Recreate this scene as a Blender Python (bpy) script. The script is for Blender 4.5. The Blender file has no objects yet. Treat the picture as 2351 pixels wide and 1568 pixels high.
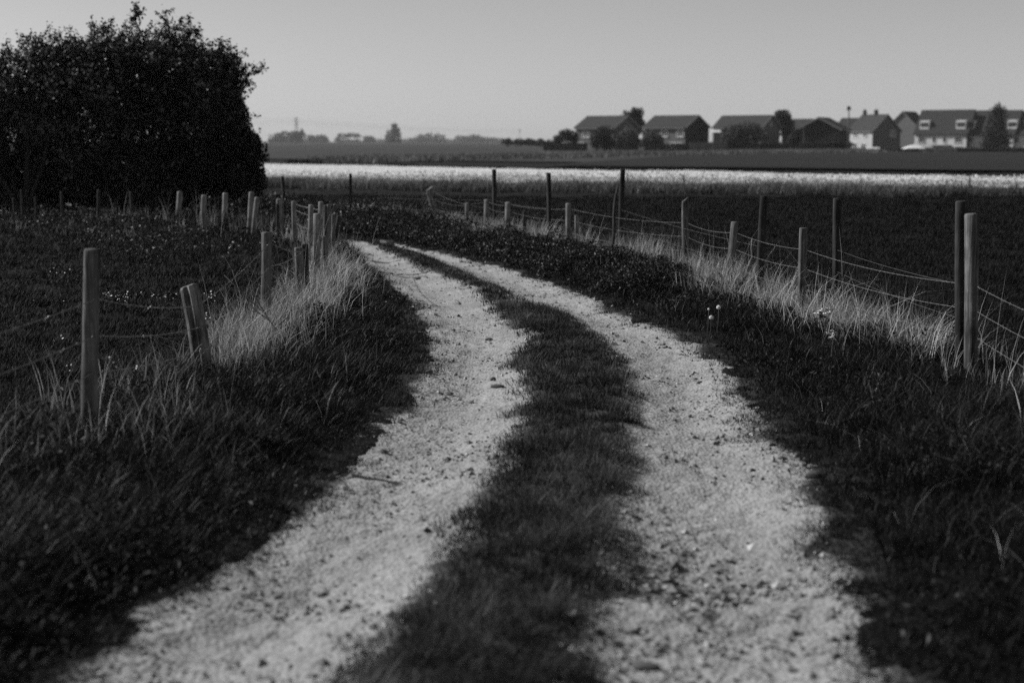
import bpy, math, random
import numpy as np
from mathutils import Vector

random.seed(7)
RNG = np.random.default_rng(11)
SC = bpy.context.scene
COL = SC.collection
R = math.radians

# ------------------------------------------------------------------ camera geometry
FPX, CX, CY, CAMH = 3265.0, 1175.5, 784.0, 1.7
PITCH = math.atan2(459.0, FPX)
CP, SP = math.cos(PITCH), math.sin(PITCH)


def ray(x, y):
    dx, dy = (x - CX) / FPX, (CY - y) / FPX
    return np.array([dx, CP + dy * SP, -SP + dy * CP])


def gp(x, y, z=0.0):
    """photograph position (2351 px wide copy) -> point on the plane of height z"""
    r = ray(x, y)
    t = (z - CAMH) / r[2]
    return np.array([r[0] * t, r[1] * t, z])


def at(x, y, Y):
    """photograph position -> point at distance Y"""
    r = ray(x, y)
    t = Y / r[1]
    return np.array([r[0] * t, Y, CAMH + r[2] * t])


# ------------------------------------------------------------------ noise
def _hash(ix, iy, s):
    n = np.sin(ix * 127.1 + iy * 311.7 + s * 74.7) * 43758.5453
    return n - np.floor(n)


def vnoise(x, y, s=0):
    x = np.asarray(x, float); y = np.asarray(y, float)
    ix, iy = np.floor(x), np.floor(y)
    fx, fy = x - ix, y - iy
    fx = fx * fx * (3 - 2 * fx); fy = fy * fy * (3 - 2 * fy)
    a = _hash(ix, iy, s); b = _hash(ix + 1, iy, s); c = _hash(ix, iy + 1, s); d = _hash(ix + 1, iy + 1, s)
    return (a * (1 - fx) + b * fx) * (1 - fy) + (c * (1 - fx) + d * fx) * fy


def fbm(x, y, s=0, o=4):
    v = 0; a = 0.5; t = 0
    for k in range(o):
        v = v + a * vnoise(x, y, s + k * 13); t += a
        x = np.asarray(x) * 2.03; y = np.asarray(y) * 2.03; a *= 0.5
    return v / t


def sstep(a, b, x):
    t = np.clip((np.asarray(x, float) - a) / (b - a), 0, 1)
    return t * t * (3 - 2 * t)


# ------------------------------------------------------------------ scene helpers
def props(o, label=None, cat=None, group=None, kind=None):
    if label: o['label'] = label
    if cat: o['category'] = cat
    if group: o['group'] = group
    if kind: o['kind'] = kind
    return o


def empty(name, loc, label, cat, group=None, kind=None):
    o = bpy.data.objects.new(name, None)
    o.location = loc
    o.empty_display_size = 0.2
    COL.objects.link(o)
    return props(o, label, cat, group, kind)


WORLD_OF = {}


def wloc(o):
    v = Vector(o.location)
    p = o.parent
    while p is not None:
        v = v + p.location
        p = p.parent
    return v


def mesh(name, V, F, mat, parent=None, loc=(0, 0, 0), tint=None, smooth=False, extra=None):
    """V world coordinates; F list of faces or an (n,3)/(n,4) array; loc is the world origin of the object"""
    V = np.asarray(V, np.float32).reshape(-1, 3)
    loc = np.asarray(loc, np.float64)
    L = (V - loc.astype(np.float32)).astype(np.float32)
    me = bpy.data.meshes.new(name)
    if isinstance(F, np.ndarray):
        n, k = F.shape
        me.vertices.add(len(L)); me.vertices.foreach_set('co', L.ravel())
        me.loops.add(n * k); me.loops.foreach_set('vertex_index', F.astype(np.int32).ravel())
        me.polygons.add(n); me.polygons.foreach_set('loop_start', np.arange(0, n * k, k, dtype=np.int32))
        me.update(calc_edges=True)
    else:
        me.from_pydata(L.tolist(), [], [list(map(int, f)) for f in F])
        me.update()
    if tint is not None:
        a = me.attributes.new('tint', 'FLOAT', 'POINT')
        a.data.foreach_set('value', np.asarray(tint, np.float32))
    for k, v in (extra or {}).items():
        a = me.attributes.new(k, 'FLOAT', 'POINT')
        a.data.foreach_set('value', np.asarray(v, np.float32))
    me.polygons.foreach_set('use_smooth', np.full(len(me.polygons), bool(smooth)))
    me.materials.append(mat)
    o = bpy.data.objects.new(name, me)
    if parent is not None:
        o.parent = parent
        o.location = Vector(loc.tolist()) - wloc(parent)
    else:
        o.location = loc.tolist()
    COL.objects.link(o)
    return o


class MB:
    """collects pieces of ONE mesh"""
    def __init__(self):
        self.V = []; self.F = []; self.n = 0; self.T = []

    def add(self, V, F, tint=0.5):
        V = np.asarray(V, float).reshape(-1, 3)
        self.V.append(V); self.F += [[int(i) + self.n for i in f] for f in F]
        self.T.append(np.full(len(V), tint)); self.n += len(V)

    def box(self, c, ax, ay, az):
        c, ax, ay, az = [np.asarray(v, float) for v in (c, ax, ay, az)]
        V = [c + sx * ax + sy * ay + sz * az for sx in (-1, 1) for sy in (-1, 1) for sz in (-1, 1)]
        self.add(V, [(0, 1, 3, 2), (4, 6, 7, 5), (0, 4, 5, 1), (2, 3, 7, 6), (0, 2, 6, 4), (1, 5, 7, 3)])

    def tube(self, P, r, k=5, tint=0.5, cap=True):
        P = np.asarray(P, float); r = np.broadcast_to(np.asarray(r, float), (len(P),))
        T = np.gradient(P, axis=0); T /= np.linalg.norm(T, axis=1, keepdims=True) + 1e-9
        ref = np.array([0, 0, 1.0]) if abs(T[0][2]) < 0.8 else np.array([1.0, 0, 0])
        A = np.cross(T, ref); A /= np.linalg.norm(A, axis=1, keepdims=True) + 1e-9
        B = np.cross(T, A)
        an = np.arange(k) * 2 * math.pi / k
        V = (P[:, None, :] + r[:, None, None] * (np.cos(an)[None, :, None] * A[:, None, :] + np.sin(an)[None, :, None] * B[:, None, :])).reshape(-1, 3)
        F = []
        for i in range(len(P) - 1):
            for j in range(k):
                a = i * k + j; b = i * k + (j + 1) % k
                F.append((a, b, b + k, a + k))
        if cap:
            F.append(tuple(range(k))[::-1]); F.append(tuple(range((len(P) - 1) * k, len(P) * k)))
        self.add(V, F, tint)

    def obj(self, name, mat, parent=None, loc=(0, 0, 0), smooth=False):
        return mesh(name, np.concatenate(self.V), self.F, mat, parent, loc, np.concatenate(self.T), smooth)


# ------------------------------------------------------------------ materials (the picture is black and white: all greys)
def new_mat(name):
    m = bpy.data.materials.new(name); m.use_nodes = True
    nt = m.node_tree
    return m, nt, nt.nodes['Principled BSDF']


def g3(v): return (v, v, v, 1)


def ramp(nt, fac, stops):
    r = nt.nodes.new('ShaderNodeValToRGB')
    e = r.color_ramp.elements
    while len(e) < len(stops): e.new(0.5)
    for k, (p, v) in enumerate(stops):
        e[k].position = p; e[k].color = g3(v)
    nt.links.new(fac, r.inputs['Fac'])
    return r.outputs['Color']


def noise(nt, scale, detail=4, rough=0.6, vec=None):
    n = nt.nodes.new('ShaderNodeTexNoise')
    n.inputs['Scale'].default_value = scale; n.inputs['Detail'].default_value = detail; n.inputs['Roughness'].default_value = rough
    if vec is not None: nt.links.new(vec, n.inputs['Vector'])
    return n.outputs['Fac']


def objco(nt, scale=(1, 1, 1)):
    tc = nt.nodes.new('ShaderNodeTexCoord'); mp = nt.nodes.new('ShaderNodeMapping')
    mp.inputs['Scale'].default_value = scale
    nt.links.new(tc.outputs['Object'], mp.inputs['Vector'])
    return mp.outputs['Vector']


def attr(nt, name):
    a = nt.nodes.new('ShaderNodeAttribute'); a.attribute_name = name
    return a.outputs['Fac']


def bump(nt, h, strength, dist, b):
    n = nt.nodes.new('ShaderNodeBump'); n.inputs['Strength'].default_value = strength; n.inputs['Distance'].default_value = dist
    nt.links.new(h, n.inputs['Height']); nt.links.new(n.outputs['Normal'], b.inputs['Normal'])


def mix(nt, fac, a, b, blend='MIX'):
    m = nt.nodes.new('ShaderNodeMix'); m.data_type = 'RGBA'; m.blend_type = blend
    if isinstance(fac, (int, float)): m.inputs['Factor'].default_value = fac
    else: nt.links.new(fac, m.inputs['Factor'])
    for i, v in ((6, a), (7, b)):
        if isinstance(v, (int, float)): m.inputs[i].default_value = g3(v)
        else: nt.links.new(v, m.inputs[i])
    return m.outputs[2]


def plain(name, lo, hi, scale=3.0, rough=0.8, spec=0.3, bmp=0.0, bd=0.02, detail=5, metallic=0.0):
    m, nt, b = new_mat(name)
    f = noise(nt, scale, detail, 0.65, objco(nt))
    nt.links.new(ramp(nt, f, [(0.3, lo), (0.7, hi)]), b.inputs['Base Color'])
    b.inputs['Roughness'].default_value = rough; b.inputs['Specular IOR Level'].default_value = spec
    b.inputs['Metallic'].default_value = metallic
    if bmp: bump(nt, f, bmp, bd, b)
    return m


def tinted(name, lo, mid, hi, rough=0.55, spec=0.4, trans=0.0):
    """leaf or blade material: grey varies from blade to blade with the 'tint' attribute"""
    m, nt, b = new_mat(name)
    c = ramp(nt, attr(nt, 'tint'), [(0.0, lo), (0.55, mid), (1.0, hi)])
    nt.links.new(c, b.inputs['Base Color'])
    b.inputs['Roughness'].default_value = rough; b.inputs['Specular IOR Level'].default_value = spec
    if trans:
        tr = nt.nodes.new('ShaderNodeBsdfTranslucent'); nt.links.new(c, tr.inputs['Color'])
        ms = nt.nodes.new('ShaderNodeMixShader'); ms.inputs[0].default_value = trans
        nt.links.new(b.outputs[0], ms.inputs[1]); nt.links.new(tr.outputs[0], ms.inputs[2])
        nt.links.new(ms.outputs[0], nt.nodes['Material Output'].inputs['Surface'])
    return m


def wood(name, lo, hi, rough=0.85):
    m, nt, b = new_mat(name)
    v = objco(nt, (26, 26, 1.3))
    f = noise(nt, 1.0, 5, 0.7, v)
    blotch = noise(nt, 5.0, 3, 0.6, objco(nt))
    c = ramp(nt, f, [(0.33, lo * 0.15), (0.43, lo), (0.66, hi)])
    c2 = mix(nt, 1.0, c, ramp(nt, blotch, [(0.32, 0.35), (0.62, 1.0)]), 'MULTIPLY')
    nt.links.new(c2, b.inputs['Base Color'])
    b.inputs['Roughness'].default_value = rough; b.inputs['Specular IOR Level'].default_value = 0.25
    bump(nt, f, 0.9, 0.012, b)
    return m


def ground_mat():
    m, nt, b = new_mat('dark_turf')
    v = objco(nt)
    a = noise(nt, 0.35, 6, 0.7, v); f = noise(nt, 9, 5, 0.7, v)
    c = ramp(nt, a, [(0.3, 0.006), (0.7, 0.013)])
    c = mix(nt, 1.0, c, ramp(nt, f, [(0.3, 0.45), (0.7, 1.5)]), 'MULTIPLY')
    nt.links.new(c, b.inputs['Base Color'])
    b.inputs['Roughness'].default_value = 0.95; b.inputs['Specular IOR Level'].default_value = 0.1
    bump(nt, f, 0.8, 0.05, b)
    return m


def gravel_mat():
    m, nt, b = new_mat('chalky_gravel')
    v = objco(nt)
    n1 = noise(nt, 1.3, 5, 0.65, v)
    n2 = noise(nt, 30, 4, 0.7, v)
    vor = nt.nodes.new('ShaderNodeTexVoronoi'); vor.inputs['Scale'].default_value = 46
    nt.links.new(v, vor.inputs['Vector'])
    sep = nt.nodes.new('ShaderNodeSeparateColor'); nt.links.new(vor.outputs['Color'], sep.inputs[0])
    base = ramp(nt, n1, [(0.3, 0.245), (0.68, 0.335)])
    fine = ramp(nt, n2, [(0.25, 0.72), (0.5, 0.98), (0.8, 1.08)])
    st = ramp(nt, sep.outputs[0], [(0.0, 0.4), (0.06, 0.6), (0.11, 0.96), (0.92, 1.04), (1.0, 1.25)])
    c = mix(nt, 1.0, base, fine, 'MULTIPLY')
    c = mix(nt, 0.8, c, mix(nt, 1.0, c, st, 'MULTIPLY'))
    # bare soil creeping in at the ragged edges, and coarse darker stone in the pothole
    c = mix(nt, attr(nt, 'soil'), c, ramp(nt, n2, [(0.3, 0.012), (0.7, 0.045)]))
    c = mix(nt, attr(nt, 'coarse'), c, ramp(nt, sep.outputs[0], [(0.0, 0.03), (0.45, 0.12), (1.0, 0.33)]))
    nt.links.new(c, b.inputs['Base Color'])
    b.inputs['Roughness'].default_value = 0.93; b.inputs['Specular IOR Level'].default_value = 0.15
    h = mix(nt, 0.5, vor.outputs['Distance'], n2)
    bump(nt, h, 0.6, 0.025, b)
    return m


M = dict(
    turf=ground_mat(), gravel=gravel_mat(),
    stone=tinted('loose_stone', 0.06, 0.2, 0.42, 0.9, 0.2),
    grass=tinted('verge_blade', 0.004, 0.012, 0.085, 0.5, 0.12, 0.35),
    strip=tinted('strip_blade', 0.007, 0.03, 0.15, 0.6, 0.12, 0.3),
    field=tinted('field_blade', 0.003, 0.0105, 0.045, 0.6, 0.12, 0.2),
    straw=tinted('dry_stalk', 0.08, 0.40, 0.78, 0.7, 0.2, 0.25),
    bramble=tinted('bramble_leaf', 0.003, 0.011, 0.07, 0.45, 0.2, 0.25),
    haw=tinted('hawthorn_leaf', 0.002, 0.025, 0.24, 0.42, 0.25, 0.25),  # pale end of the range stands in for leaf glints
    fartree=tinted('distant_leaf', 0.02, 0.045, 0.09, 0.7, 0.2, 0.2),
    paletree=tinted('garden_leaf', 0.04, 0.10, 0.2, 0.7, 0.2, 0.2),
    conifer=tinted('conifer_needle', 0.008, 0.018, 0.035, 0.7, 0.2, 0.1),
    bark=plain('dark_bark', 0.01, 0.03, 12, 0.9, 0.2, 0.5, 0.01),
    post=wood('weathered_post_wood', 0.13, 0.36), postdark=wood('dark_post_wood', 0.02, 0.065),
    postmid=wood('grey_post_wood', 0.07, 0.24),
    wire=plain('rusty_wire', 0.15, 0.27, 60, 0.5, 0.5, metallic=0.5),
    flower=plain('white_petal', 0.7, 0.82, 40, 0.7),
    crop=tinted('flowering_crop', 0.45, 0.76, 0.88, 0.8, 0.15, 0.4),
    margin=tinted('margin_grass', 0.02, 0.13, 0.4, 0.7, 0.2, 0.2),
    palegrass=tinted('pale_margin_grass', 0.07, 0.13, 0.22, 0.7, 0.2, 0.2),
    farfield=plain('pasture', 0.035, 0.05, 0.03, 0.95, 0.1),
    plough=plain('dark_field_soil', 0.014, 0.02, 0.05, 0.95, 0.1),
    brick=plain('brick_wall', 0.10, 0.14, 2.5, 0.9, 0.2), brickdark_shade=plain('dark_or_shaded_brick', 0.022, 0.032, 2.5, 0.9, 0.2),  # the dark one also carries shade painted on right-hand gables
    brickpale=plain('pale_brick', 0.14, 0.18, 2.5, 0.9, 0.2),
    render=plain('painted_render', 0.36, 0.44, 1.5, 0.85, 0.2), rendergrey=plain('grey_render', 0.6, 0.66, 1.2, 0.85, 0.2),
    roof=plain('roof_tiles', 0.024, 0.036, 3, 0.85, 0.2), roofdark=plain('dark_roof_tiles', 0.018, 0.026, 3, 0.9, 0.15),
    roofmid=plain('brown_roof_tiles', 0.03, 0.045, 3, 0.85, 0.2),
    trim=plain('white_trim', 0.55, 0.65, 4, 0.6), trimgrey=plain('grey_bargeboard', 0.2, 0.26, 4, 0.7),
    glass=plain('window_glass', 0.015, 0.03, 2, 0.12, 0.5),
    fencepale=plain('pale_fence_board', 0.13, 0.17, 4, 0.9), fencedark=plain('dark_fence_board', 0.025, 0.04, 4, 0.9),
    metal=plain('grey_metal', 0.15, 0.22, 5, 0.5, metallic=0.3), canvas=plain('white_canvas', 0.6, 0.7, 4, 0.8),
    dead=plain('dead_wood', 0.12, 0.22, 20, 0.9),
)

# ------------------------------------------------------------------ lane layout (edges traced on the ground plane)
def curve_from(pts, far, near, shift=0.0):
    P = [gp(*p)[:2] for p in pts]
    P = [near] + P + far
    P = sorted(P, key=lambda q: q[1])
    xs = np.array([p[0] for p in P]); ys = np.array([p[1] for p in P])
    yy = np.arange(ys[0], ys[-1], 0.05); xx = np.interp(yy, ys, xs)
    k = np.ones(9) / 9
    xp = np.convolve(np.pad(xx, 4, 'edge'), k, 'valid')
    return lambda y: np.interp(y, yy, xp) + shift


XL = curve_from([(110, 1568), (345, 1425), (565, 1250), (780, 1080), (930, 930), (985, 830), (975, 760), (935, 690), (862, 625), (785, 570)],
                [(-3.75, 25), (-5.6, 27.5), (-8.5, 31), (-12.5, 37), (-16.5, 45)], (-1.95, 0.5))
CL = curve_from([(775, 1568), (930, 1400), (1050, 1240), (1110, 1120), (1180, 1000), (1198, 900), (1175, 835), (1228, 775), (1150, 740), (1098, 672), (1000, 630), (930, 600), (850, 562)],
                [(-3.45, 25.1), (-5.35, 27.5), (-8.15, 31), (-12.0, 37), (-15.8, 45)], (-1.0, 0.5))
CR = curve_from([(1350, 1568), (1390, 1400), (1440, 1230), (1450, 1080), (1455, 960), (1440, 860), (1390, 785), (1300, 720), (1200, 690), (1120, 655), (1050, 622), (960, 585), (868, 557)],
                [(-3.3, 25.2), (-5.1, 27.5), (-7.85, 31), (-11.5, 37), (-15.2, 45)], (0.3, 0.5))
XR = curve_from([(1975, 1568), (1905, 1400), (1880, 1270), (1855, 1165), (1808, 1060), (1705, 955), (1655, 865), (1590, 800), (1450, 738), (1380, 703), (1300, 663), (1200, 633), (1100, 603), (1000, 577), (900, 561), (850, 551)],
                [(-3.2, 25.3), (-5.0, 27.5), (-7.6, 31), (-11.1, 37), (-14.6, 45)], (1.3, 0.5), 0.10)


def crop_near(x): return 51.5 - 0.37 * np.asarray(x, float)
def crop_far(x): return np.maximum(86.2 - 0.99 * np.asarray(x, float), crop_near(x) + 8)


def H(x, y):
    """height of the turf"""
    x = np.asarray(x, float); y = np.asarray(y, float)
    yc = np.clip(y, 0.5, 44.9)
    dl = XL(yc) - x; dr = x - XR(yc)
    d = np.maximum(dl, dr)
    near = 1 - sstep(40, 50, y)
    h = 0.13 * sstep(0.0, 0.95, dl) * (1 - 0.7 * sstep(1.6, 4.0, dl)) + 0.07 * sstep(0.0, 0.9, dr) * (1 - sstep(1.5, 4, dr))
    h = h * near - 0.16 * (1 - sstep(-0.34, 0.03, d)) * near
    bumps = (fbm(x * 1.3, y * 1.3, 3) - 0.5) * 0.12 * sstep(0.1, 0.8, d) + (fbm(x * 0.2, y * 0.2, 9) - 0.5) * 0.16 * sstep(1, 3, d)
    h = h + bumps * (1 - sstep(60, 140, y))
    yn, yf = crop_near(x), crop_far(x)
    h = h - 0.5 * sstep(yn + 1, yn + 6, y) * (1 - sstep(yf - 1, yf + 10, y))
    return h - 0.12 * sstep(yf, yf + 12, y)


# ------------------------------------------------------------------ ground sheet
def build_ground():
    ys = np.concatenate([np.linspace(-60, 0, 25)[:-1], np.linspace(0, 3, 12)[:-1], 3 * np.exp(np.linspace(0, math.log(150 / 3), 560))[:-1],
                         150 * np.exp(np.linspace(0, math.log(4300 / 150), 76))])
    u = np.linspace(-1, 1, 421)
    W = np.maximum(14, 0.9 * np.abs(ys) + 12)
    X = W[:, None] * (np.sign(u) * (0.35 * np.abs(u) + 0.65 * np.abs(u) ** 3))[None, :]
    Y = np.repeat(ys[:, None], len(u), 1)
    Z = H(X, Y)
    V = np.stack([X, Y, Z], -1).reshape(-1, 3)
    n, m = X.shape
    i = np.arange(n - 1)[:, None] * m + np.arange(m - 1)[None, :]
    F = np.stack([i, i + 1, i + m + 1, i + m], -1).reshape(-1, 4)
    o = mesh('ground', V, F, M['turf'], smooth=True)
    props(o, kind='structure')


def edge_wob(x, y):
    return (fbm(x * 2.2, y * 2.2, 61) - 0.5) * 0.42 + (fbm(x * 8, y * 8, 62) - 0.5) * 0.1


def lane_profile(x, y):
    yc = np.clip(y, 0.5, 44.9)
    xl, cl, cr, xr = XL(yc), CL(yc), CR(yc), XR(yc)
    a = (x - xl) / (cl - xl); b = (x - cr) / (xr - cr)
    rutl = -0.045 * np.exp(-((a - 0.5) / 0.33) ** 2); rutr = -0.045 * np.exp(-((b - 0.5) / 0.33) ** 2)
    crown = 0.03 * sstep(-0.1, 0.12, x - cl) * sstep(-0.1, 0.12, cr - x)
    z = rutl + rutr + crown + (fbm(x * 1.7, y * 1.7, 21) - 0.5) * 0.05 + (fbm(x * 9, y * 9, 31, 3) - 0.5) * 0.026 + (vnoise(x * 24, y * 24, 33) - 0.5) * 0.011
    # pothole and the stony lip in front of it in the right-hand rut
    p = gp(1600, 1325)
    pit = np.exp(-(((x - p[0]) / 0.42) ** 2 + ((y - p[1]) / 0.30) ** 2))
    lip = np.exp(-(((x - p[0] - 0.05) / 0.5) ** 2 + ((y - p[1] + 0.33 - 0.06 * (x - p[0])) / 0.09) ** 2))
    return z - 0.06 * pit + 0.035 * lip, pit


def build_track():
    ys = 2.0 * np.exp(np.linspace(0, math.log(44.5 / 2.0), 900))
    u = np.linspace(0, 1, 170)
    x0 = XL(ys) - 0.22; x1 = XR(ys) + 0.22
    X = x0[:, None] + (x1 - x0)[:, None] * u[None, :]
    Y = np.repeat(ys[:, None], len(u), 1)
    Z, pit = lane_profile(X, Y)
    wob = (fbm(X * 4, Y * 4, 41) - 0.5) * 0.30
    ew = edge_wob(X, Y)
    dl = X - XL(Y); dr = XR(Y) - X; dc = np.minimum(X - CL(Y), CR(Y) - X)
    soil = np.maximum(sstep(-0.05, 0.05, np.maximum(-dl + ew * 0.8, -dr + ew) + 0.02), 0.9 * sstep(0.0, 0.1, dc + wob))
    coarse = np.clip(pit * 1.25, 0, 1) * (0.4 + 0.6 * fbm(X * 12, Y * 12, 51))
    # tuck the outer rim under the turf
    Z = Z - 0.10 * (u[None, :] < 0.012) - 0.10 * (u[None, :] > 0.988)
    V = np.stack([X, Y, Z], -1).reshape(-1, 3)
    n, m = X.shape
    i = np.arange(n - 1)[:, None] * m + np.arange(m - 1)[None, :]
    F = np.stack([i, i + 1, i + m + 1, i + m], -1).reshape(-1, 4)
    o = mesh('gravel_track', V, F, M['gravel'], smooth=True, extra=dict(soil=soil.ravel(), coarse=coarse.ravel()))
    props(o, kind='structure')


# ------------------------------------------------------------------ blades, leaves, stones
def unit(v): return v / (np.linalg.norm(v, axis=-1, keepdims=True) + 1e-9)


def blades(P, length, width, az, lean, tint, levels=4, face=None):
    """curved tapering blades; all arrays of length N. returns V, F, T"""
    N = len(P)
    d = np.stack([np.cos(az), np.sin(az), np.zeros(N)], 1)
    fa = az + math.pi / 2 if face is None else face
    s = np.stack([np.cos(fa), np.sin(fa), np.zeros(N)], 1)
    t = np.linspace(0, 1, levels)
    Vs, Ts = [], []
    for k, tk in enumerate(t):
        c = P + d * (length * lean * (0.25 * tk + 0.75 * tk ** 2))[:, None]
        c[:, 2] += length * (tk - 0.42 * lean * tk ** 2.2)
        w = width * (1 - tk ** 1.6) * 0.5
        if k == levels - 1:
            Vs.append(c[:, None, :]); Ts.append(np.repeat(tint[:, None], 1, 1))
        else:
            Vs.append(np.stack([c - s * w[:, None], c + s * w[:, None]], 1)); Ts.append(np.repeat(tint[:, None], 2, 1))
    V = np.concatenate(Vs, 1); T = np.concatenate(Ts, 1)
    nv = V.shape[1]
    f = []
    for k in range(levels - 2):
        a = 2 * k
        f += [(a, a + 1, a + 3), (a, a + 3, a + 2)]
    a = 2 * (levels - 2)
    f.append((a, a + 1, a + 2))
    f = np.array(f)
    F = (np.arange(N)[:, None, None] * nv + f[None]).reshape(-1, 3)
    return V.reshape(-1, 3), F, T.ravel()


def leaves(P, size, tint, up=0.3, nrm=None, aspect=0.62, rng=RNG, fold=0.12):
    """folded leaf: 4 points, 2 triangles"""
    N = len(P)
    n = rng.normal(size=(N, 3))
    if nrm is not None: n = n * 0.6 + nrm
    n[:, 2] += up
    n = unit(n)
    a = unit(np.cross(n, rng.normal(size=(N, 3)))); b = np.cross(n, a)
    s = np.broadcast_to(np.asarray(size, float), (N,))[:, None]
    V = np.stack([P - a * s * 0.5, P + b * s * 0.5 * aspect + n * s * fold, P + a * s * 0.5, P - b * s * 0.5 * aspect + n * s * fold], 1)
    F = (np.arange(N)[:, None, None] * 4 + np.array([[0, 1, 2], [0, 2, 3]])[None]).reshape(-1, 3)
    return V.reshape(-1, 3), F, np.repeat(tint, 4)


def merge(parts):
    V, F, T, n = [], [], [], 0
    for v, f, t in parts:
        V.append(v); F.append(f + n); T.append(t); n += len(v)
    return np.concatenate(V), np.concatenate(F), np.concatenate(T)


def ZV(x, y):
    """what a verge plant is rooted in: turf, or the gravel where it has crept over the edge"""
    yc = np.clip(y, 0.5, 44.9)
    d = np.maximum(XL(yc) - x, x - XR(yc))
    h = H(x, y)
    return np.where(d < 0.22, np.maximum(h, lane_profile(x, y)[0] - 0.004), h)


def tuft_points(n, y0, y1, power, spread=0.42, off=1.4, rng=RNG):
    """tuft centres thinning out with distance: density ~ y**-power"""
    u = rng.random(n); e = 2 - power
    y = (y0 ** e + u * (y1 ** e - y0 ** e)) ** (1 / e)
    x = (rng.random(n) * 2 - 1) * (spread * y + off)
    return x, y


def grow(x, y, per, rad, length, width, lean, tint, zoff=None, radial=0.6, biasx=0.0, biasy=0.0, rng=RNG):
    """a tuft of blades at each x, y; length, tint arrays per tuft"""
    n = len(x)
    i = np.repeat(np.arange(n), per); N = len(i)
    a = rng.random(N) * 2 * math.pi; r = np.sqrt(rng.random(N)) * np.broadcast_to(rad, (n,))[i]
    px = x[i] + np.cos(a) * r; py = y[i] + np.sin(a) * r
    pz = ZV(px, py) if zoff is None else zoff(px, py)
    P = np.stack([px, py, pz - 0.012], 1)
    dx = np.cos(a) * radial + rng.normal(size=N) * (1 - radial) + biasx
    dy = np.sin(a) * radial + rng.normal(size=N) * (1 - radial) + biasy
    az = np.arctan2(dy, dx)
    L = length[i] * (0.55 + 0.6 * rng.random(N))
    W = np.broadcast_to(width, (n,))[i] * (0.7 + 0.6 * rng.random(N))
    le = np.clip(lean * (0.35 + 0.9 * rng.random(N)), 0, 1.25)
    T = np.clip(tint[i] + rng.normal(size=N) * 0.2, 0, 1)
    face = az + math.pi / 2 + rng.normal(size=N) * 0.5
    return blades(P, L, W, az, le, T, face=face)


# ------------------------------------------------------------------ fences: base points
LEFT = [  # base x, base y, top x, top y, width px, kind, shape
    (203, 985, 213, 571, 38, 'mid', 'round'), (468, 858, 432, 655, 40, 'pale', 'split'), (608, 752, 612, 533, 24, 'mid', 'round'),
    (690, 700, 686, 568, 22, 'mid', 'round'), (703, 694, 700, 560, 17, 'dark', 'round'), (727, 655, 728, 490, 17.5, 'pale', 'round'),
    (747, 645, 746, 542, 13, 'mid', 'round'), (750, 610, 752, 470, 16, 'mid', 'split'), (738, 600, 737, 463, 13, 'pale', 'round'),
    (762, 604, 766, 492, 10, 'mid', 'round'), (768, 590, 777, 495, 9, 'dark', 'round'), (712, 578, 714, 470, 13, 'pale', 'round'),
    (676, 562, 675, 462, 12, 'pale', 'round'), (640, 556, 637, 468, 8, 'dark', 'round'), (644, 553, 641, 457, 14, 'pale', 'round'),
    (581, 545, 591, 453, 12, 'pale', 'round'), (571, 543, 578, 441, 13, 'pale', 'round'), (514, 533, 517, 443, 13, 'pale', 'round'),
    (466, 531, 469, 448, 13, 'pale', 'round'), (407, 516, 413, 440, 13, 'pale', 'round'),
    (305, 508, 300, 440, 8, 'dark', 'round'), (227, 510, 227, 436, 8, 'dark', 'round'), (143, 500, 141, 440, 7, 'dark', 'round'),
    (84, 505, 81, 452, 6, 'dark', 'round'), (53, 503, 49, 436, 6, 'dark', 'round'), (36, 498, 31, 455, 8, 'dark', 'round'),  # stakes before the hawthorns: their shade is put in as dark wood
]
RIGHT = [
    (2230, 850, 2230, 490, 31, 'mid', 'round'), (1838, 722, 1845, 523, 19, 'mid', 'round'), (1672, 662, 1687, 509, 17, 'mid', 'round'),
    (1574, 620, 1573, 458, 16, 'mid', 'slant'), (1324, 574, 1324, 494, 11, 'pale', 'round'), (1304, 572, 1304, 467, 12, 'pale', 'round'),
    (1205, 549, 1205, 484, 10, 'dark', 'round'), (1165, 546, 1166, 464, 13, 'pale', 'round'), (1116, 530, 1117, 458, 12, 'pale', 'round'),
    (1072, 524, 1072, 466, 9, 'pale', 'round'), (992, 506, 990, 428, 13, 'pale', 'bent'), (898, 495, 898, 451, 5, 'dark', 'round'),
]
TALL = [
    (2206, 840, 2207, 461, 28, 'dark', 'round'), (1919, 690, 1923, 455, 20, 'dark', 'round'), (1742, 682, 1754, 450, 18, 'dark', 'round'),
    (1423, 574, 1430, 389, 12, 'dark', 'round'), (1263, 560, 1259, 397, 11, 'dark', 'round'), (1136, 530, 1134, 389, 10.5, 'dark', 'round'),
    (805, 500, 805, 399, 7, 'dark', 'round'), (656, 512, 648, 405, 8, 'dark', 'round'),
]


def base_point(x, y):
    p = gp(x, y)
    for _ in range(3):
        p = gp(x, y, float(H(p[0], p[1])))
    return p


FL = sorted([tuple(base_point(p[0], p[1])[:2]) for p in LEFT[:19]], key=lambda q: q[1])
FL = [(-2.75, 1.0), (-2.7, 6.5)] + FL + [(-11, 34), (-18, 44)]
_fy = np.array([p[1] for p in FL]); _fx = np.array([p[0] for p in FL])
def FENL(y): return np.interp(y, _fy, _fx)
FR = sorted([tuple(base_point(p[0], p[1])[:2]) for p in RIGHT], key=lambda q: q[1])
FR = [(3.1, 1.0), (3.25, 6.0)] + FR + [(-6.5, 38), (-12, 46)]
_ry = np.array([p[1] for p in FR]); _rx = np.array([p[0] for p in FR])
def FENR(y): return np.interp(y, _ry, _rx)


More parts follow.
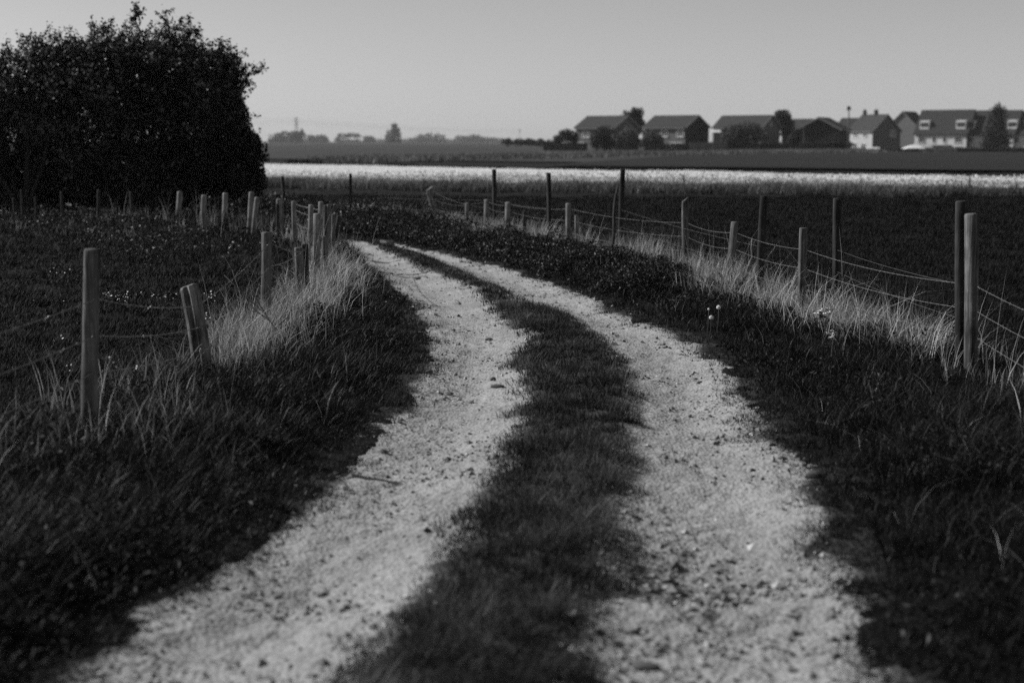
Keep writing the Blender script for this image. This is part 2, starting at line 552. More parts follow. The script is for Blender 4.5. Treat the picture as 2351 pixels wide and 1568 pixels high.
def make_post(entry, parent, sink=0.15):
    bx, by, tx, ty, w, kind, shape = entry
    B = base_point(bx, by)
    T = at(tx, ty, B[1])
    r = 0.5 * w / FPX * B[1]
    axis = T - B; Lh = np.linalg.norm(axis); axis /= Lh
    bot = B - axis * sink
    k = 14; rows = 12
    sx = np.array([1.0, 0, 0]); sx -= axis * sx.dot(axis); sx /= np.linalg.norm(sx); sy = np.cross(axis, sx)
    an = np.arange(k) * 2 * math.pi / k
    ph = RNG.random() * 10
    V = []
    levels = list(np.linspace(0, 1, rows)) + [1.0, 1.0]
    for li, t in enumerate(levels):
        rr = r * (1.04 - 0.08 * t)
        up = t * (Lh + sink)
        if li == rows - 1: up -= r * 0.28
        if li == rows: rr *= 0.9; up -= r * 0.06
        if li == rows + 1: rr *= 0.55
        prof = np.ones(k)
        if shape == 'split':
            prof = np.minimum(1.25, 1 / np.maximum(np.abs(np.cos(an + 0.35)), np.abs(np.sin(an + 0.35)))) * 0.93
        prof = prof * (1 + 0.05 * np.sin(3 * an + ph + 1.3 * t) + 0.03 * np.sin(5 * an + ph * 2 + 4 * t))
        bend = 0.0
        if shape == 'bent': bend = 0.9 * r * math.sin(t * 5.0) + (1.2 * r if t > 0.93 else 0)
        c = bot + axis * up + sx * (bend + 0.08 * r * math.sin(t * 4 + ph))
        for j in range(k):
            v = c + sx * (math.cos(an[j]) * rr * prof[j]) + sy * (math.sin(an[j]) * rr * prof[j])
            if li >= rows - 1 and shape in ('slant', 'split', 'bent'):
                v = v + axis * (math.cos(an[j]) * rr * (0.75 if shape == 'slant' else 0.4) * (1 if shape != 'split' else 0.5))
            if shape == 'split' and j == 10 and t > 0.2:      # drying crack down the face towards the track
                v = v - (v - c) * 0.45
            V.append(v)
    F = []
    R_ = len(levels)
    for i in range(R_ - 1):
        for j in range(k):
            a = i * k + j; b = i * k + (j + 1) % k
            F.append((a, b, b + k, a + k))
    F.append(tuple(range((R_ - 1) * k, R_ * k))); F.append(tuple(range(k))[::-1])
    mat = M[{'mid': 'postmid', 'pale': 'post', 'dark': 'postdark'}[kind]]
    o = mesh('post', V, F, mat, parent, B, smooth=(shape == 'round'))
    return o, B, T, r


def strand(pts, r=0.0018, barbs=True, twist=True):
    """two wires twisted round each other, with barbs"""
    pts = [np.asarray(p, float) for p in pts]
    P = []
    for a, b in zip(pts[:-1], pts[1:]):
        n = max(4, int(np.linalg.norm(b - a) / 0.035))
        sag = 0.014 * np.linalg.norm(b - a)
        for t in np.arange(n) / n:
            q = a + (b - a) * t; q[2] -= sag * 4 * t * (1 - t) * (0.5 + 0.5)
            P.append(q)
    P.append(pts[-1]); P = np.array(P)
    mb = MB()
    if twist:
        ph = np.arange(len(P)) * 1.25
        off = np.stack([np.cos(ph) * 0.3, np.cos(ph) * 0.3, np.sin(ph)], 1) * r * 1.5
        mb.tube(P + off, r, 3); mb.tube(P - off, r, 3)
    else:
        mb.tube(P, r, 3)
    if barbs:
        for i in range(2, len(P) - 2, 4):
            d = RNG.normal(size=3); d /= np.linalg.norm(d)
            mb.tube([P[i] - d * 0.014, P[i] + d * 0.014], r * 0.8, 3)
    return mb


def build_fences():
    # --- left barbed wire fence
    lf = empty('barbed_wire_fence', base_point(468, 858), 'barbed wire fence of pale leaning posts along the inner side of the bend', 'fence')
    info = []
    for e in LEFT:
        o, B, T, r = make_post(e, lf); info.append((B, T, r, e, o))
    info[0][4]['label'] = 'thick round post standing nearest on the inner side of the track'
    info[1][4]['label'] = 'short cracked post of split timber leaning to one side'
    chain = [0, 1, 2, 3, 5, 8, 11, 12]
    for z in (0.66, 0.46, 0.26):
        pts = [np.array([-2.75, 2.5, z + 0.1]), np.array([-2.68, 6.0, z + 0.1])]
        for k in chain:
            B, T, r, e, o = info[k]
            hh = min(1.0, (z + 0.06) / max(0.3, T[2] - B[2])) if k != 1 else min(1, z / 0.85)
            hh = min(hh, 0.93)
            q = B + (T - B) * hh
            pts.append(q + np.array([0.8 * r, -r * 0.9, 0]) * 1.05)
        strand(pts, 0.0021).obj('barbed_wire', M['wire'], lf, pts[2])
    # --- right barbed wire fence
    rf = empty('barbed_wire_fence', base_point(2230, 850), 'low barbed wire fence of weathered posts along the outer side of the bend', 'fence')
    info = []
    for e in RIGHT:
        o, B, T, r = make_post(e, rf); info.append((B, T, r, e, o))
    info[0][4]['label'] = 'thick pale round post in front of a taller dark one'
    info[3][4]['label'] = 'dark post with a slanting sawn top'
    info[10][4]['label'] = 'crooked post with a bent top'
    for z in (0.62, 0.44, 0.25):
        pts = [np.array([3.1, 3.0, z + 0.02]), np.array([3.22, 6.3, z + 0.03])]
        for k in (0, 1, 2, 3, 5, 7, 8, 9, 10, 11):
            B, T, r, e, o = info[k]
            q = B + (T - B) * min(0.93, z / (T[2] - B[2]))
            pts.append(q + np.array([0.6 * r, r * 0.9, 0]))
        strand(pts, 0.0012).obj('barbed_wire', M['wire'], rf, pts[2])
    # --- tall dark netting fence
    tf = empty('netting_fence', base_point(2206, 840), 'taller wire netting fence of thin dark posts just behind the low weathered one', 'fence')
    info = []
    for e in TALL:
        o, B, T, r = make_post(e, tf); info.append((B, T, r))
    mb = MB()
    for (B0, T0, r0), (B1, T1, r1) in zip(info[:-1], info[1:]):
        if np.linalg.norm(B1 - B0) > 16: continue
        for z in (0.12, 0.3, 0.52):
            a = B0 + (T0 - B0) * z / 1.15 * 1.1; b = B1 + (T1 - B1) * z / 1.15 * 1.1
            P = [a + (b - a) * t + np.array([0, 0, -0.10 * t * (1 - t)]) for t in np.linspace(0, 1, 12)]
            mb.tube(P, 0.0012, 3)
        n = int(np.linalg.norm(B1 - B0) / 0.12)
        for i in range(1, n):
            t = i / n
            a = B0 + (B1 - B0) * t; top = 0.55 - 0.1 * t * (1 - t)
            mb.tube([a + np.array([0, 0, 0.05]), a + np.array([0.02, 0, top])], 0.0008, 3)
    mb.obj('wire_netting', M['wire'], tf, info[0][0])
    # --- pole leaning on a tall post, and a dead stem standing in the grass
    B = base_point(1399, 600); T = at(1419, 431, B[1] + 0.55)
    P = [B + (T - B) * t + np.array([0.02 * math.sin(6 * t), 0, 0]) for t in np.linspace(-0.06, 1, 12)]
    mb = MB(); mb.tube(P, np.linspace(0.026, 0.018, 12), 8)
    props(mb.obj('leaning_pole', M['postdark'], None, B, True), 'thin dark pole leaning against a tall post beside pale grass', 'pole')
    B = base_point(1709, 662)
    P = [B - np.array([0, 0, .1])] + [at(x, y, B[1]) for x, y in ((1709, 655), (1712, 630), (1722, 602), (1727, 590), (1725, 570), (1727, 548))]
    mb = MB(); mb.tube(P, np.linspace(0.017, 0.007, len(P)), 6)
    mb.tube([at(1726, 575, B[1]), at(1731, 560, B[1]), at(1733, 552, B[1] + .05)], [0.006, 0.004, 0.002], 5)
    props(mb.obj('dead_stalk', M['dead'], None, B, True), 'bare crooked dead stem rising between two fence posts', 'stem')
    B = base_point(640, 800)
    mb = MB()
    for pts in (((640, 800), (632, 755), (610, 722), (575, 690), (545, 662), (515, 632)), ((634, 765), (640, 735), (655, 715), (662, 690)),
                ((618, 735), (590, 716), (575, 700), (566, 690)), ((632, 752), (660, 728), (672, 700)), ((610, 722), (590, 690), (582, 670), (578, 645))):
        P = [at(x, y, B[1] - 0.02 * i) for i, (x, y) in enumerate(pts)]
        mb.tube(P, np.linspace(0.008, 0.003, len(P)), 5)
    props(mb.obj('dead_weed', M['dead'], None, B, True), 'branching bare dead weed standing beside a round post in dry grass', 'weed')
    # --- thin stakes in front of the white crop
    ff = empty('stake_fence', (0, float(crop_near(0)) - 1.5, 0), 'far line of thin stakes and wire along the near edge of the white crop', 'fence')
    tops = []
    for x, yt, yb in ((611, 388, 424), (769, 396, 426), (804, 392, 427), (954, 393, 428), (975, 392, 428), (1153, 398, 431), (1298, 402, 433), (1440, 398, 435), (1570, 402, 436), (1713, 400, 437),
                      (1777, 407, 438), (1811, 393, 440), (1854, 408, 440), (1927, 404, 441), (1977, 402, 442), (2113, 412, 444), (2207, 415, 447), (2225, 408, 446), (2333, 418, 452)):
        Bp = base_point(x, yb); Tp = at(x + random.uniform(-1, 1), yt, Bp[1])
        mb = MB(); r = 0.026 if x != 1811 else 0.034
        mb.tube([Bp - np.array([0, 0, .15]), (Bp + Tp) / 2 + np.array([.01, 0, 0]), Tp], [r * 1.1, r, r * 0.9], 8)
        mb.obj('post', M['postdark'], ff, Bp, True); tops.append(Bp + (Tp - Bp) * 0.75)
    mb = MB(); mb.tube(np.array(tops), 0.003, 3); mb.tube(np.array(tops) - np.array([0, 0, .25]), 0.003, 3)
    mb.obj('wire', M['wire'], ff, tops[0])


# ------------------------------------------------------------------ grass
OPEN = [(*gp(x, y)[:2], w, l) for x, y, w, l in ((2230, 846, 0.13, 0.9), (1838, 718, 0.11, 0.8), (1672, 660, 0.1, 0.7), (1742, 680, 0.08, 0.6), (1574, 616, 0.1, 0.6), (608, 752, 0.12, 0.8), (468, 858, 0.14, 0.8), (203, 985, 0.14, 0.9))]
OPEN += [(at(1888, 716, 11.7)[0], 11.7, 0.14, 1.2), (at(1908, 768, 11.3)[0], 11.3, 0.12, 1.0), (at(1642, 716, 12.3)[0], 12.3, 0.12, 1.0)]


def clear(x, y, low):
    """1 in the open, low where the growth has been trodden down in front of a post or a flower"""
    f = np.ones(len(x))
    for (fx, fy, w, l) in OPEN:
        k = (np.abs(x - fx * y / fy) < w) & (y < fy + 0.05) & (y > fy - l)
        f = np.where(k, low, f)
    return f


def build_grass():
    # verges and fields, thinning with distance
    x, y = tuft_points(64000, 2.9, 44, 1.45)
    fl, fr = FENL(y), FENR(y)
    wob = edge_wob(x, y)
    dl = XL(y) - x + wob * 0.8; dr = x - XR(y) + wob
    sc = np.maximum(1, y / 8.0)
    cl = fbm(x * 1.1, y * 1.1, 71); cl2 = fbm(x * 4.5, y * 4.5, 72)
    verge_l = (dl > -0.09) & (x > fl - 0.25); verge_r = (dr > -0.12) & (x < fr + 0.3)
    v = verge_l | verge_r
    d = np.where(verge_l, dl, dr)
    Lb = np.where(verge_l, 0.13, 0.12)
    L = (0.05 + Lb * sstep(0.0, 0.6, d) * (0.35 + 1.3 * cl)) * (0.6 + 0.8 * cl2)
    L = L + 0.28 * sstep(20.5, 23, y) * verge_l * (x > fl + 0.15) * (0.5 + cl2)
    L = L * clear(x, y, 0.45)
    T = 0.28 + 0.5 * (cl2 - 0.45) + 0.3 * (cl - 0.5)
    s = v
    w = 0.0055 * sc[s] ** 0.8
    hi = (RNG.random(len(x)) < 0.12) * 0.35  # brighter tufts put grass highlights into the colour
    A = grow(x[s], y[s], 13, 0.075 * np.sqrt(sc[s]), L[s], w, 0.95, (T + hi)[s], radial=0.35, biasx=np.repeat(np.where(verge_l[s], 0.22, -0.15) * (d[s] < 0.8), 13), biasy=-0.03)
    # sparse fringe creeping over the gravel edge
    xe, ye = tuft_points(60000, 2.9, 30, 1.35, 0.36, 1.0)
    de = np.maximum(XL(ye) - xe + 0.8 * edge_wob(xe, ye), xe - XR(ye) + edge_wob(xe, ye))
    ke = (de > -0.13) & (de < 0.1) & (RNG.random(len(xe)) < 0.3 + 3 * (de + 0.05))
    xe, ye = xe[ke], ye[ke]
    se = np.maximum(1, ye / 8)
    A2 = grow(xe, ye, 7, 0.05 * np.sqrt(se), 0.035 + 0.06 * RNG.random(len(xe)), 0.004 * se ** 0.8, 1.0, 0.12 + 0.38 * RNG.random(len(xe)), radial=0.5)
    # broad-leaved weeds among the grass
    xw, yw = tuft_points(26000, 2.9, 24, 1.4)
    dw = np.where(XL(yw) - xw > 0, XL(yw) - xw, xw - XR(yw))
    nw = fbm(xw * 1.8, yw * 1.8, 64)
    kw = (dw > 0.08) & (xw > FENL(yw) - 0.4) & (xw < FENR(yw) + 0.4) & (nw > 0.58)
    xw, yw, nw, dw = xw[kw], yw[kw], nw[kw], dw[kw]
    iw = np.repeat(np.arange(len(xw)), 5)
    Pw = np.stack([xw[iw] + RNG.normal(size=len(iw)) * 0.05, yw[iw] + RNG.normal(size=len(iw)) * 0.05, np.zeros(len(iw))], 1)
    Pw[:, 2] = ZV(Pw[:, 0], Pw[:, 1]) + (0.03 + 0.2 * np.clip(nw[iw] - 0.45, 0, 1) + 0.1 * RNG.random(len(iw)) * sstep(0, .6, dw[iw]))
    A3 = leaves(Pw, (0.016 + 0.03 * RNG.random(len(iw)) ** 2) * np.maximum(1, Pw[:, 1] / 10), np.clip(0.4 + 0.25 * RNG.normal(size=len(iw)), 0, 1), up=0.5, aspect=0.5)
    A = merge([A, A2, A3])
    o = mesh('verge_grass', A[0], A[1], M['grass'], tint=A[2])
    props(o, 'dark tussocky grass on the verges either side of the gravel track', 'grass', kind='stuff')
    # fields beyond the fences: short sward
    s = (x <= fl - 0.25) | (x >= fr + 0.3)
    L = 0.045 + 0.075 * cl * (0.6 + 0.8 * cl2)
    w = 0.0036 * sc[s] ** 0.8
    A = grow(x[s], y[s], 17, 0.10 * np.sqrt(sc[s]), L[s] * sc[s] ** 0.25, w, 0.7, np.clip(0.22 + 0.8 * (cl2[s] - 0.5) - 0.2 * (x[s] < 0), 0, 1), radial=0.4)
    B_ = [A]
    # coarse far sward up to the crop
    x2, y2 = tuft_points(15000, 30, 58, 0.6)
    k = (y2 < crop_near(x2) - 1.0) & ((x2 > FENR(y2) + 0.4) | (x2 < FENL(y2) - 0.4))
    x2, y2 = x2[k], y2[k]
    c3 = fbm(x2 * 0.5, y2 * 0.9, 77)
    B_.append(grow(x2, y2, 9, 0.28, 0.03 + 0.06 * c3 ** 2, 0.020, 0.8, np.clip(0.62 + 0.6 * (c3 - 0.45) + 0.3 * sstep(40, 52, y2), 0, 1), radial=0.4))
    A = merge(B_)
    o = mesh('field_grass', A[0], A[1], M['field'], tint=A[2])
    props(o, 'short dark sward of the fields behind both fences', 'grass', kind='stuff')
    # strip between the ruts
    x, y = tuft_points(84000, 2.9, 40, 1.35, 0.34, 1.0)
    wob = (fbm(x * 3.2, y * 3.2, 81) - 0.5) * 0.26 + (fbm(x * 9, y * 9, 82) - 0.5) * 0.10 + 0.03
    cdist = np.minimum(x - CL(y), CR(y) - x)
    m_ = np.maximum(XL(y) - x, x - XR(y)) + (fbm(x * 3, y * 3, 83) - 0.5) * 0.4
    gap = fbm(x * 1.2, y * 0.7, 84)
    inside = (cdist + wob > 0.0) & (gap < 0.82)
    thin = (y > 14.4) & (y < 15.6)
    inside &= ~(thin & (RNG.random(len(x)) < 0.75))
    s = inside
    sc = np.maximum(1, y / 8.0)
    c = fbm(x * 2.4, y * 2.4, 85); c2 = fbm(x * 7, y * 7, 86)
    L = (0.03 + 0.065 * sstep(-0.08, 0.16, cdist + wob)) * (0.3 + 1.4 * c2)
    zf = lambda a, b: lane_profile(a, b)[0]
    A = grow(x[s], y[s], 13, 0.055 * np.sqrt(sc[s]), L[s], 0.0042 * sc[s] ** 0.8, 0.85, np.clip(0.30 + 1.5 * (c[s] - 0.5) + 1.1 * (c2[s] - 0.5), 0.02, 1), zoff=zf, radial=0.5)
    o = mesh('strip_grass', A[0], A[1], M['strip'], tint=A[2])
    props(o, 'worn short grass strip growing between the two gravel ruts', 'grass', kind='stuff')
    # sparse tufts invading the gravel edge
    # dry straw along the fences
    parts = []
    def straw(n, yr, fx, sx, lenr, clumpseed, thr, side, wd=0.0042, lean=0.5):
        yy = yr[0] + (yr[1] - yr[0]) * RNG.random(n)
        xx = fx(yy) + RNG.normal(size=n) * sx + side
        k = fbm(xx * 2.4, yy * 1.5, clumpseed) > thr + 0.05
        xx, yy = xx[k], yy[k]
        k = ((xx < XL(yy) - 0.18) | (xx > XR(yy) + 0.25)) & (RNG.random(len(xx)) < clear(xx, yy, 0.1))
        xx, yy = xx[k], yy[k]
        sc = np.maximum(1, yy / 12)
        Lh = lenr[0] + (lenr[1] - lenr[0]) * RNG.random(len(xx)) ** 2.4
        parts.append(grow(xx, yy, 5, 0.12, Lh, wd * sc, lean, 0.78 * RNG.random(len(xx)) ** 1.25, radial=0.4))
    straw(520, (9.4, 12.0), FENL, 0.17, (0.2, 0.55), 91, 0.45, 0.08)
    straw(1150, (11.0, 17.5), FENL, 0.15, (0.22, 0.55), 92, 0.42, 0.07)
    straw(520, (17.0, 22.0), FENL, 0.2, (0.22, 0.5), 93, 0.42, 0.08)
    straw(300, (22.0, 31.0), lambda q: FENL(q) + 0.25, 0.25, (0.2, 0.6), 94, 0.45, 0.0, 0.0036)
    straw(150, (24.0, 31.0), lambda q: FENL(q) - 3.0, 1.6, (0.15, 0.4), 95, 0.5, 0.0, 0.0032)
    straw(260, (5.0, 9.4), FENL, 0.3, (0.2, 0.5), 96, 0.45, 0.05)
    straw(950, (10.6, 16.0), FENR, 0.18, (0.22, 0.6), 97, 0.45, -0.05)
    straw(45, (9.0, 10.8), FENR, 0.3, (0.2, 0.5), 102, 0.45, 0.1)
    straw(1350, (15.0, 20.5), FENR, 0.2, (0.22, 0.55), 98, 0.42, -0.05)
    straw(1100, (20.0, 26.0), FENR, 0.22, (0.22, 0.5), 99, 0.42, -0.05)
    straw(900, (25.5, 36.0), FENR, 0.35, (0.2, 0.4), 100, 0.42, 0.0)
    straw(90, (4.5, 9.4), FENR, 0.32, (0.25, 0.6), 101, 0.42, 0.0)
    # single tall stalks
    for f_, y0_, y1_, k_ in ((FENR, 9.6, 24, 150), (FENL, 9.6, 30, 130), (FENR, 24, 34, 50)):
        yy = y0_ + (y1_ - y0_) * RNG.random(k_); xx = f_(yy) + RNG.normal(size=k_) * 0.3
        k = (xx < XL(yy) - 0.2) | (xx > XR(yy) + 0.3)
        xx, yy = xx[k], yy[k]
        parts.append(grow(xx, yy, 1, 0.02, 0.45 + 0.5 * RNG.random(len(xx)), 0.0045, 0.35, 0.3 + 0.5 * RNG.random(len(xx)), radial=0.2))
    # stalks lying flat and crossing each other
    n = 260
    yy = 10.3 + 4.5 * RNG.random(n); xx = FENR(yy) - 0.15 + RNG.normal(size=n) * 0.25
    parts.append(grow(xx, yy, 2, 0.1, 0.35 + 0.4 * RNG.random(n), 0.0034, 1.15, 0.45 + 0.4 * RNG.random(n), radial=0.2))
    n = 500
    yy = 9.5 + 8 * RNG.random(n); xx = FENL(yy) + 0.2 + RNG.normal(size=n) * 0.2
    parts.append(grow(xx, yy, 2, 0.1, 0.3 + 0.35 * RNG.random(n), 0.0034, 1.1, 0.45 + 0.4 * RNG.random(n), radial=0.2))
    # a few pale dead blades scattered in the verges
    x, y = tuft_points(2600, 4.6, 20, 1.2)
    k = ((x < XL(y) - 0.3) & (x > FENL(y) - 0.5)) | ((x > XR(y) + 0.3) & (x < FENR(y) + 0.5))
    x, y = x[k], y[k]
    parts.append(grow(x, y, 2, 0.05, 0.14 + 0.22 * RNG.random(len(x)), 0.003, 0.9, 0.05 + 0.5 * RNG.random(len(x))))
    A = merge(parts)
    o = mesh('dry_grass', A[0], A[1], M['straw'], tint=A[2])
    props(o, 'pale dry grass stalks standing along the wire fences', 'grass', kind='stuff')
    # brambles and weeds on the outer verge of the bend, inner verge end
    P, T, S = [], [], []
    def patch(n, y0, y1, f, hmax, seed, thr=0.3):
        yy = y0 + (y1 - y0) * RNG.random(n); t = RNG.random(n)
        a, b = f(yy)
        xx = a + (b - a) * t
        m_ = fbm(xx * 1.5, yy * 1.2, seed)
        k = m_ > thr
        xx, yy, t, m_ = xx[k], yy[k], t[k], m_[k]
        hm = hmax * (0.1 + 2.3 * m_ ** 2) * np.sqrt(np.clip(np.sin(np.pi * (0.08 + 0.84 * t)), 0, 1))
        z = H(xx, yy) + hm * RNG.random(len(xx)) ** 0.5
        P.append(np.stack([xx, yy, z], 1)); T.append(np.clip(0.15 + 0.65 * RNG.random(len(xx)) ** 1.6 + 0.8 * (m_ - .5), 0, 1)); S.append(0.012 + 0.042 * RNG.random(len(xx)) ** 1.8)
    patch(52000, 15.5, 26, lambda q: (XR(q) + 0.05, np.maximum(FENR(q) - 0.25, XR(q) + 0.5)), 0.27, 111, 0.38)
    patch(52000, 24.8, 40, lambda q: (XR(q) + 0.0, np.maximum(FENR(q) - 0.2, XR(q) + 0.8)), 0.46, 112, 0.26)
    patch(9000, 17, 21.5, lambda q: (np.minimum(FENL(q) + 0.35, XL(q) - 0.5), XL(q) - 0.1), 0.26, 113, 0.42)
    patch(16000, 20.5, 31, lambda q: (FENL(q) - 3.0, FENL(q) - 0.1), 0.15, 114, 0.40)
    P = np.concatenate(P); T = np.concatenate(T); S = np.concatenate(S)
    A = leaves(P, S * np.maximum(1, P[:, 1] / 22), T, up=0.7)
    o = mesh('bramble_undergrowth', A[0], A[1], M['bramble'], tint=A[2])
    props(o, 'low dark tangle of bramble leaves along the outer edge of the bend', 'undergrowth', kind='stuff')


def build_stones():
    n = 52000
    x, y = tuft_points(n * 2, 3.0, 26, 1.75, 0.36, 0.9)
    k = (x > XL(y) - 0.02) & (x < XR(y) + 0.02) & ~((x > CL(y) + 0.12) & (x < CR(y) - 0.12))
    cl = fbm(x * 2.3, y * 2.3, 121)
    _, pit = lane_profile(x, y)
    k &= RNG.random(len(x)) < np.clip(0.10 + 2.4 * (cl - 0.45) + pit, 0.04, 1)
    x, y, cl, pit = x[k], y[k], cl[k], pit[k]
    N = len(x)
    z = lane_profile(x, y)[0]
    s = 0.0035 + 0.010 * RNG.random(N) ** 3 + 0.012 * (RNG.random(N) < 0.035) + 0.010 * pit * RNG.random(N)
    s *= np.maximum(1, (y / 9)) ** 0.5
    c = np.stack([x, y, z + s * 0.25], 1)
    O = np.array([[1, 0, 0], [-1, 0, 0], [0, 1, 0], [0, -1, 0], [0, 0, 1], [0, 0, -1]], float)
    Fo = np.array([[0, 2, 4], [2, 1, 4], [1, 3, 4], [3, 0, 4], [2, 0, 5], [1, 2, 5], [3, 1, 5], [0, 3, 5]])
    a = RNG.random(N) * 6.28
    V = O[None] * (0.65 + 0.7 * RNG.random((N, 6, 1))) * s[:, None, None] * np.array([1.25, 0.9, 0.7])[None, None]
    V = np.stack([V[..., 0] * np.cos(a)[:, None] - V[..., 1] * np.sin(a)[:, None], V[..., 0] * np.sin(a)[:, None] + V[..., 1] * np.cos(a)[:, None], V[..., 2]], -1)
    V = V + c[:, None, :] + RNG.normal(size=(N, 6, 3)) * s[:, None, None] * 0.15
    F = (np.arange(N)[:, None, None] * 6 + Fo[None]).reshape(-1, 3)
    T = np.repeat(np.clip(0.38 + 0.4 * RNG.normal(size=N), 0, 1), 6)
    o = mesh('loose_gravel', V.reshape(-1, 3), F, M['stone'], tint=T)
    props(o, 'scattered loose stones lying on both gravel ruts', 'gravel', kind='stuff')
    # single stones one can point to
    import bmesh
    for (px, py, sx, sz, lab) in ((1142, 883, 0.05, 0.018, 'flat brick-shaped stone beside the grass strip in the bend'), (1132, 868, 0.022, 0.02, 'small round dark stone just behind a flat one by the grass strip'),
                                  (1122, 771, 0.038, 0.018, 'flat dark stone on the inner rut before the bend'), (1456, 1450, 0.022, 0.014, 'small dark stone on the outer rut closest to the grass strip edge'),
                                  (1482, 1524, 0.05, 0.016, 'wide flat stone in the outer rut at the very front'), (1868, 1095, 0.045, 0.028, 'dark tuft at the ragged verge edge of the outer rut'),  # the verge one stands in for a grass tuft, shaped as a stone
                                  (985, 858, 0.03, 0.02, 'dark stone lying at the inner verge edge')):
        p = gp(px, py); p[2] = float(lane_profile(np.array([p[0]]), np.array([p[1]]))[0][0])
        bm = bmesh.new(); bmesh.ops.create_icosphere(bm, subdivisions=2, radius=1)
        V = np.array([v.co[:] for v in bm.verts]); Fc = [[v.index for v in f.verts] for f in bm.faces]; bm.free()
        V = V * (1 + 0.25 * (fbm(V[:, 0] * 2 + px, V[:, 1] * 2 + V[:, 2] * 1.7, 131)[:, None] - 0.5))
        V = V * np.array([sx, sx * 0.6, sz]) + p + np.array([0, 0, sz * 0.45])
        o = mesh('stone', V, Fc, M['stone'], None, p, np.full(len(V), 0.12), False)
        props(o, lab, 'stone', 'single stones lying on the track')


# ------------------------------------------------------------------ hawthorn on the inner side
def crown_leaves(blobs, n, size, tint, seed, shell=0.55, lump=0.5):
    rng = np.random.default_rng(seed)
    vol = np.array([b[3] * b[4] * b[5] for b in blobs]) ** (2 / 3)
    idx = rng.choice(len(blobs), n, p=vol / vol.sum())
    B = np.array(blobs)[idx]
    d = unit(rng.normal(size=(n, 3)))
    lum = 1 + lump * (fbm(d[:, 0] * 2.2 + idx * 3.1, d[:, 2] * 2.2 + d[:, 1] * 1.9, seed, 3) - 0.5) * 2
    r = (1 - shell * rng.random(n) ** 1.5) * lum
    P = B[:, :3] + d * B[:, 3:6] * r[:, None]
    T = np.clip(tint + 0.27 * rng.normal(size=n) + 1.0 * (fbm(P[:, 0] * 1.3, P[:, 2] * 1.3 + P[:, 1], seed + 5, 3) - 0.5), 0, 1)  # wide spread and clumps put hawthorn leaf glints into the colour
    s = size * (0.6 + 0.8 * rng.random(n))
    return P, s, T, d


def bush(name, label, blobs, n, size, base, sprays, seed, sprigs=(), cat='bush', leafmat='haw', tint=0.4, spray_len=(0.25, 0.75)):
    rng = np.random.default_rng(seed)
    root = empty(name, base, label, cat)
    P, s, T, d = crown_leaves(blobs, n, size, tint, seed)
    k = P[:, 2] > base[2] + 0.15
    parts = [leaves(P[k], s[k], T[k], up=0.35, rng=rng)]
    wood_ = MB()
    # twigs that break the outline
    for i in range(sprays):
        b = blobs[rng.integers(len(blobs))]
        dd = unit(rng.normal(size=3)); dd[2] = abs(dd[2]) * 1.2 + 0.1; dd = unit(dd)
        st = np.array(b[:3]) + dd * np.array(b[3:6]) * 0.86
        L = spray_len[0] + (spray_len[1] - spray_len[0]) * rng.random() ** 2
        dr = unit(dd + rng.normal(size=3) * 0.45 + np.array([0.25, 0, 0.25]))
        pts = [st]
        for q in range(5):
            dr = unit(dr + rng.normal(size=3) * 0.28); pts.append(pts[-1] + dr * L / 5)
        sprig(wood_, parts, np.array(pts), rng, size, 0.008)
    for pts in sprigs:
        cb = min(blobs, key=lambda b: np.linalg.norm(np.array(b[:3]) - pts[0]))
        wood_.tube([np.array(cb[:3]), (np.array(cb[:3]) + pts[0]) / 2 + np.array([0.05, 0, 0.05]), np.array(pts[0])], [0.04, 0.028, 0.016], 5)
        sprig(wood_, parts, np.array(pts), rng, size, 0.016, True)
    # limbs
    bx = np.array(base)
    for b in blobs:
        st = bx + np.array([rng.normal() * 0.07, rng.normal() * 0.07, -0.1]); en = np.array(b[:3]) + rng.normal(size=3) * 0.2
        pts = [st + (en - st) * t + rng.normal(size=3) * 0.08 * t for t in np.linspace(0, 1, 6)]
        wood_.tube(pts, np.linspace(0.06, 0.015, 6), 6)
    A = merge(parts)
    mesh('crown', A[0], A[1], M[leafmat], root, base, A[2])
    wood_.obj('trunk', M['bark'], root, base, True)
    return root


def sprig(wood_, parts, pts, rng, size, r0, big=False):
    # resample
    seg = np.linalg.norm(np.diff(pts, axis=0), axis=1); cum = np.concatenate([[0], np.cumsum(seg)])
    n = max(5, int(cum[-1] / 0.06))
    q = np.linspace(0, cum[-1], n)
    C = np.stack([np.interp(q, cum, pts[:, i]) for i in range(3)], 1)
    C[1:-1] += rng.normal(size=(n - 2, 3)) * 0.012
    wood_.tube(C, np.linspace(r0, 0.003, n), 4)
    reps = 9 if big else 3
    i = np.repeat(np.arange(1, n), reps)
    P = C[i] + rng.normal(size=(len(i), 3)) * (0.065 if big else 0.035)
    keep = rng.random(len(P)) < 0.8
    P = P[keep]
    parts.append(leaves(P, size * (0.6 + 0.6 * rng.random(len(P))), np.clip((0.4 if big else 0.58) + 0.25 * rng.normal(size=len(P)), 0, 1), up=0.3, rng=rng))
    if big:      # short side shoots
        for _ in range(max(2, n // 4)):
            j = rng.integers(n // 4, n)
            dr = unit(rng.normal(size=3) + np.array([0.2, 0, 0.35]))
            L = 0.12 + 0.2 * rng.random()
            pp = [C[j] + dr * L * t + rng.normal(size=3) * 0.012 for t in np.linspace(0, 1, 4)]
            wood_.tube(pp, np.linspace(0.006, 0.002, 4), 4)
            P = np.repeat(np.array(pp), 6, 0); P = P + rng.normal(size=P.shape) * 0.03
            parts.append(leaves(P, size * (0.6 + 0.6 * rng.random(len(P))), np.clip(0.4 + 0.2 * rng.normal(size=len(P)), 0, 1), up=0.3, rng=rng))


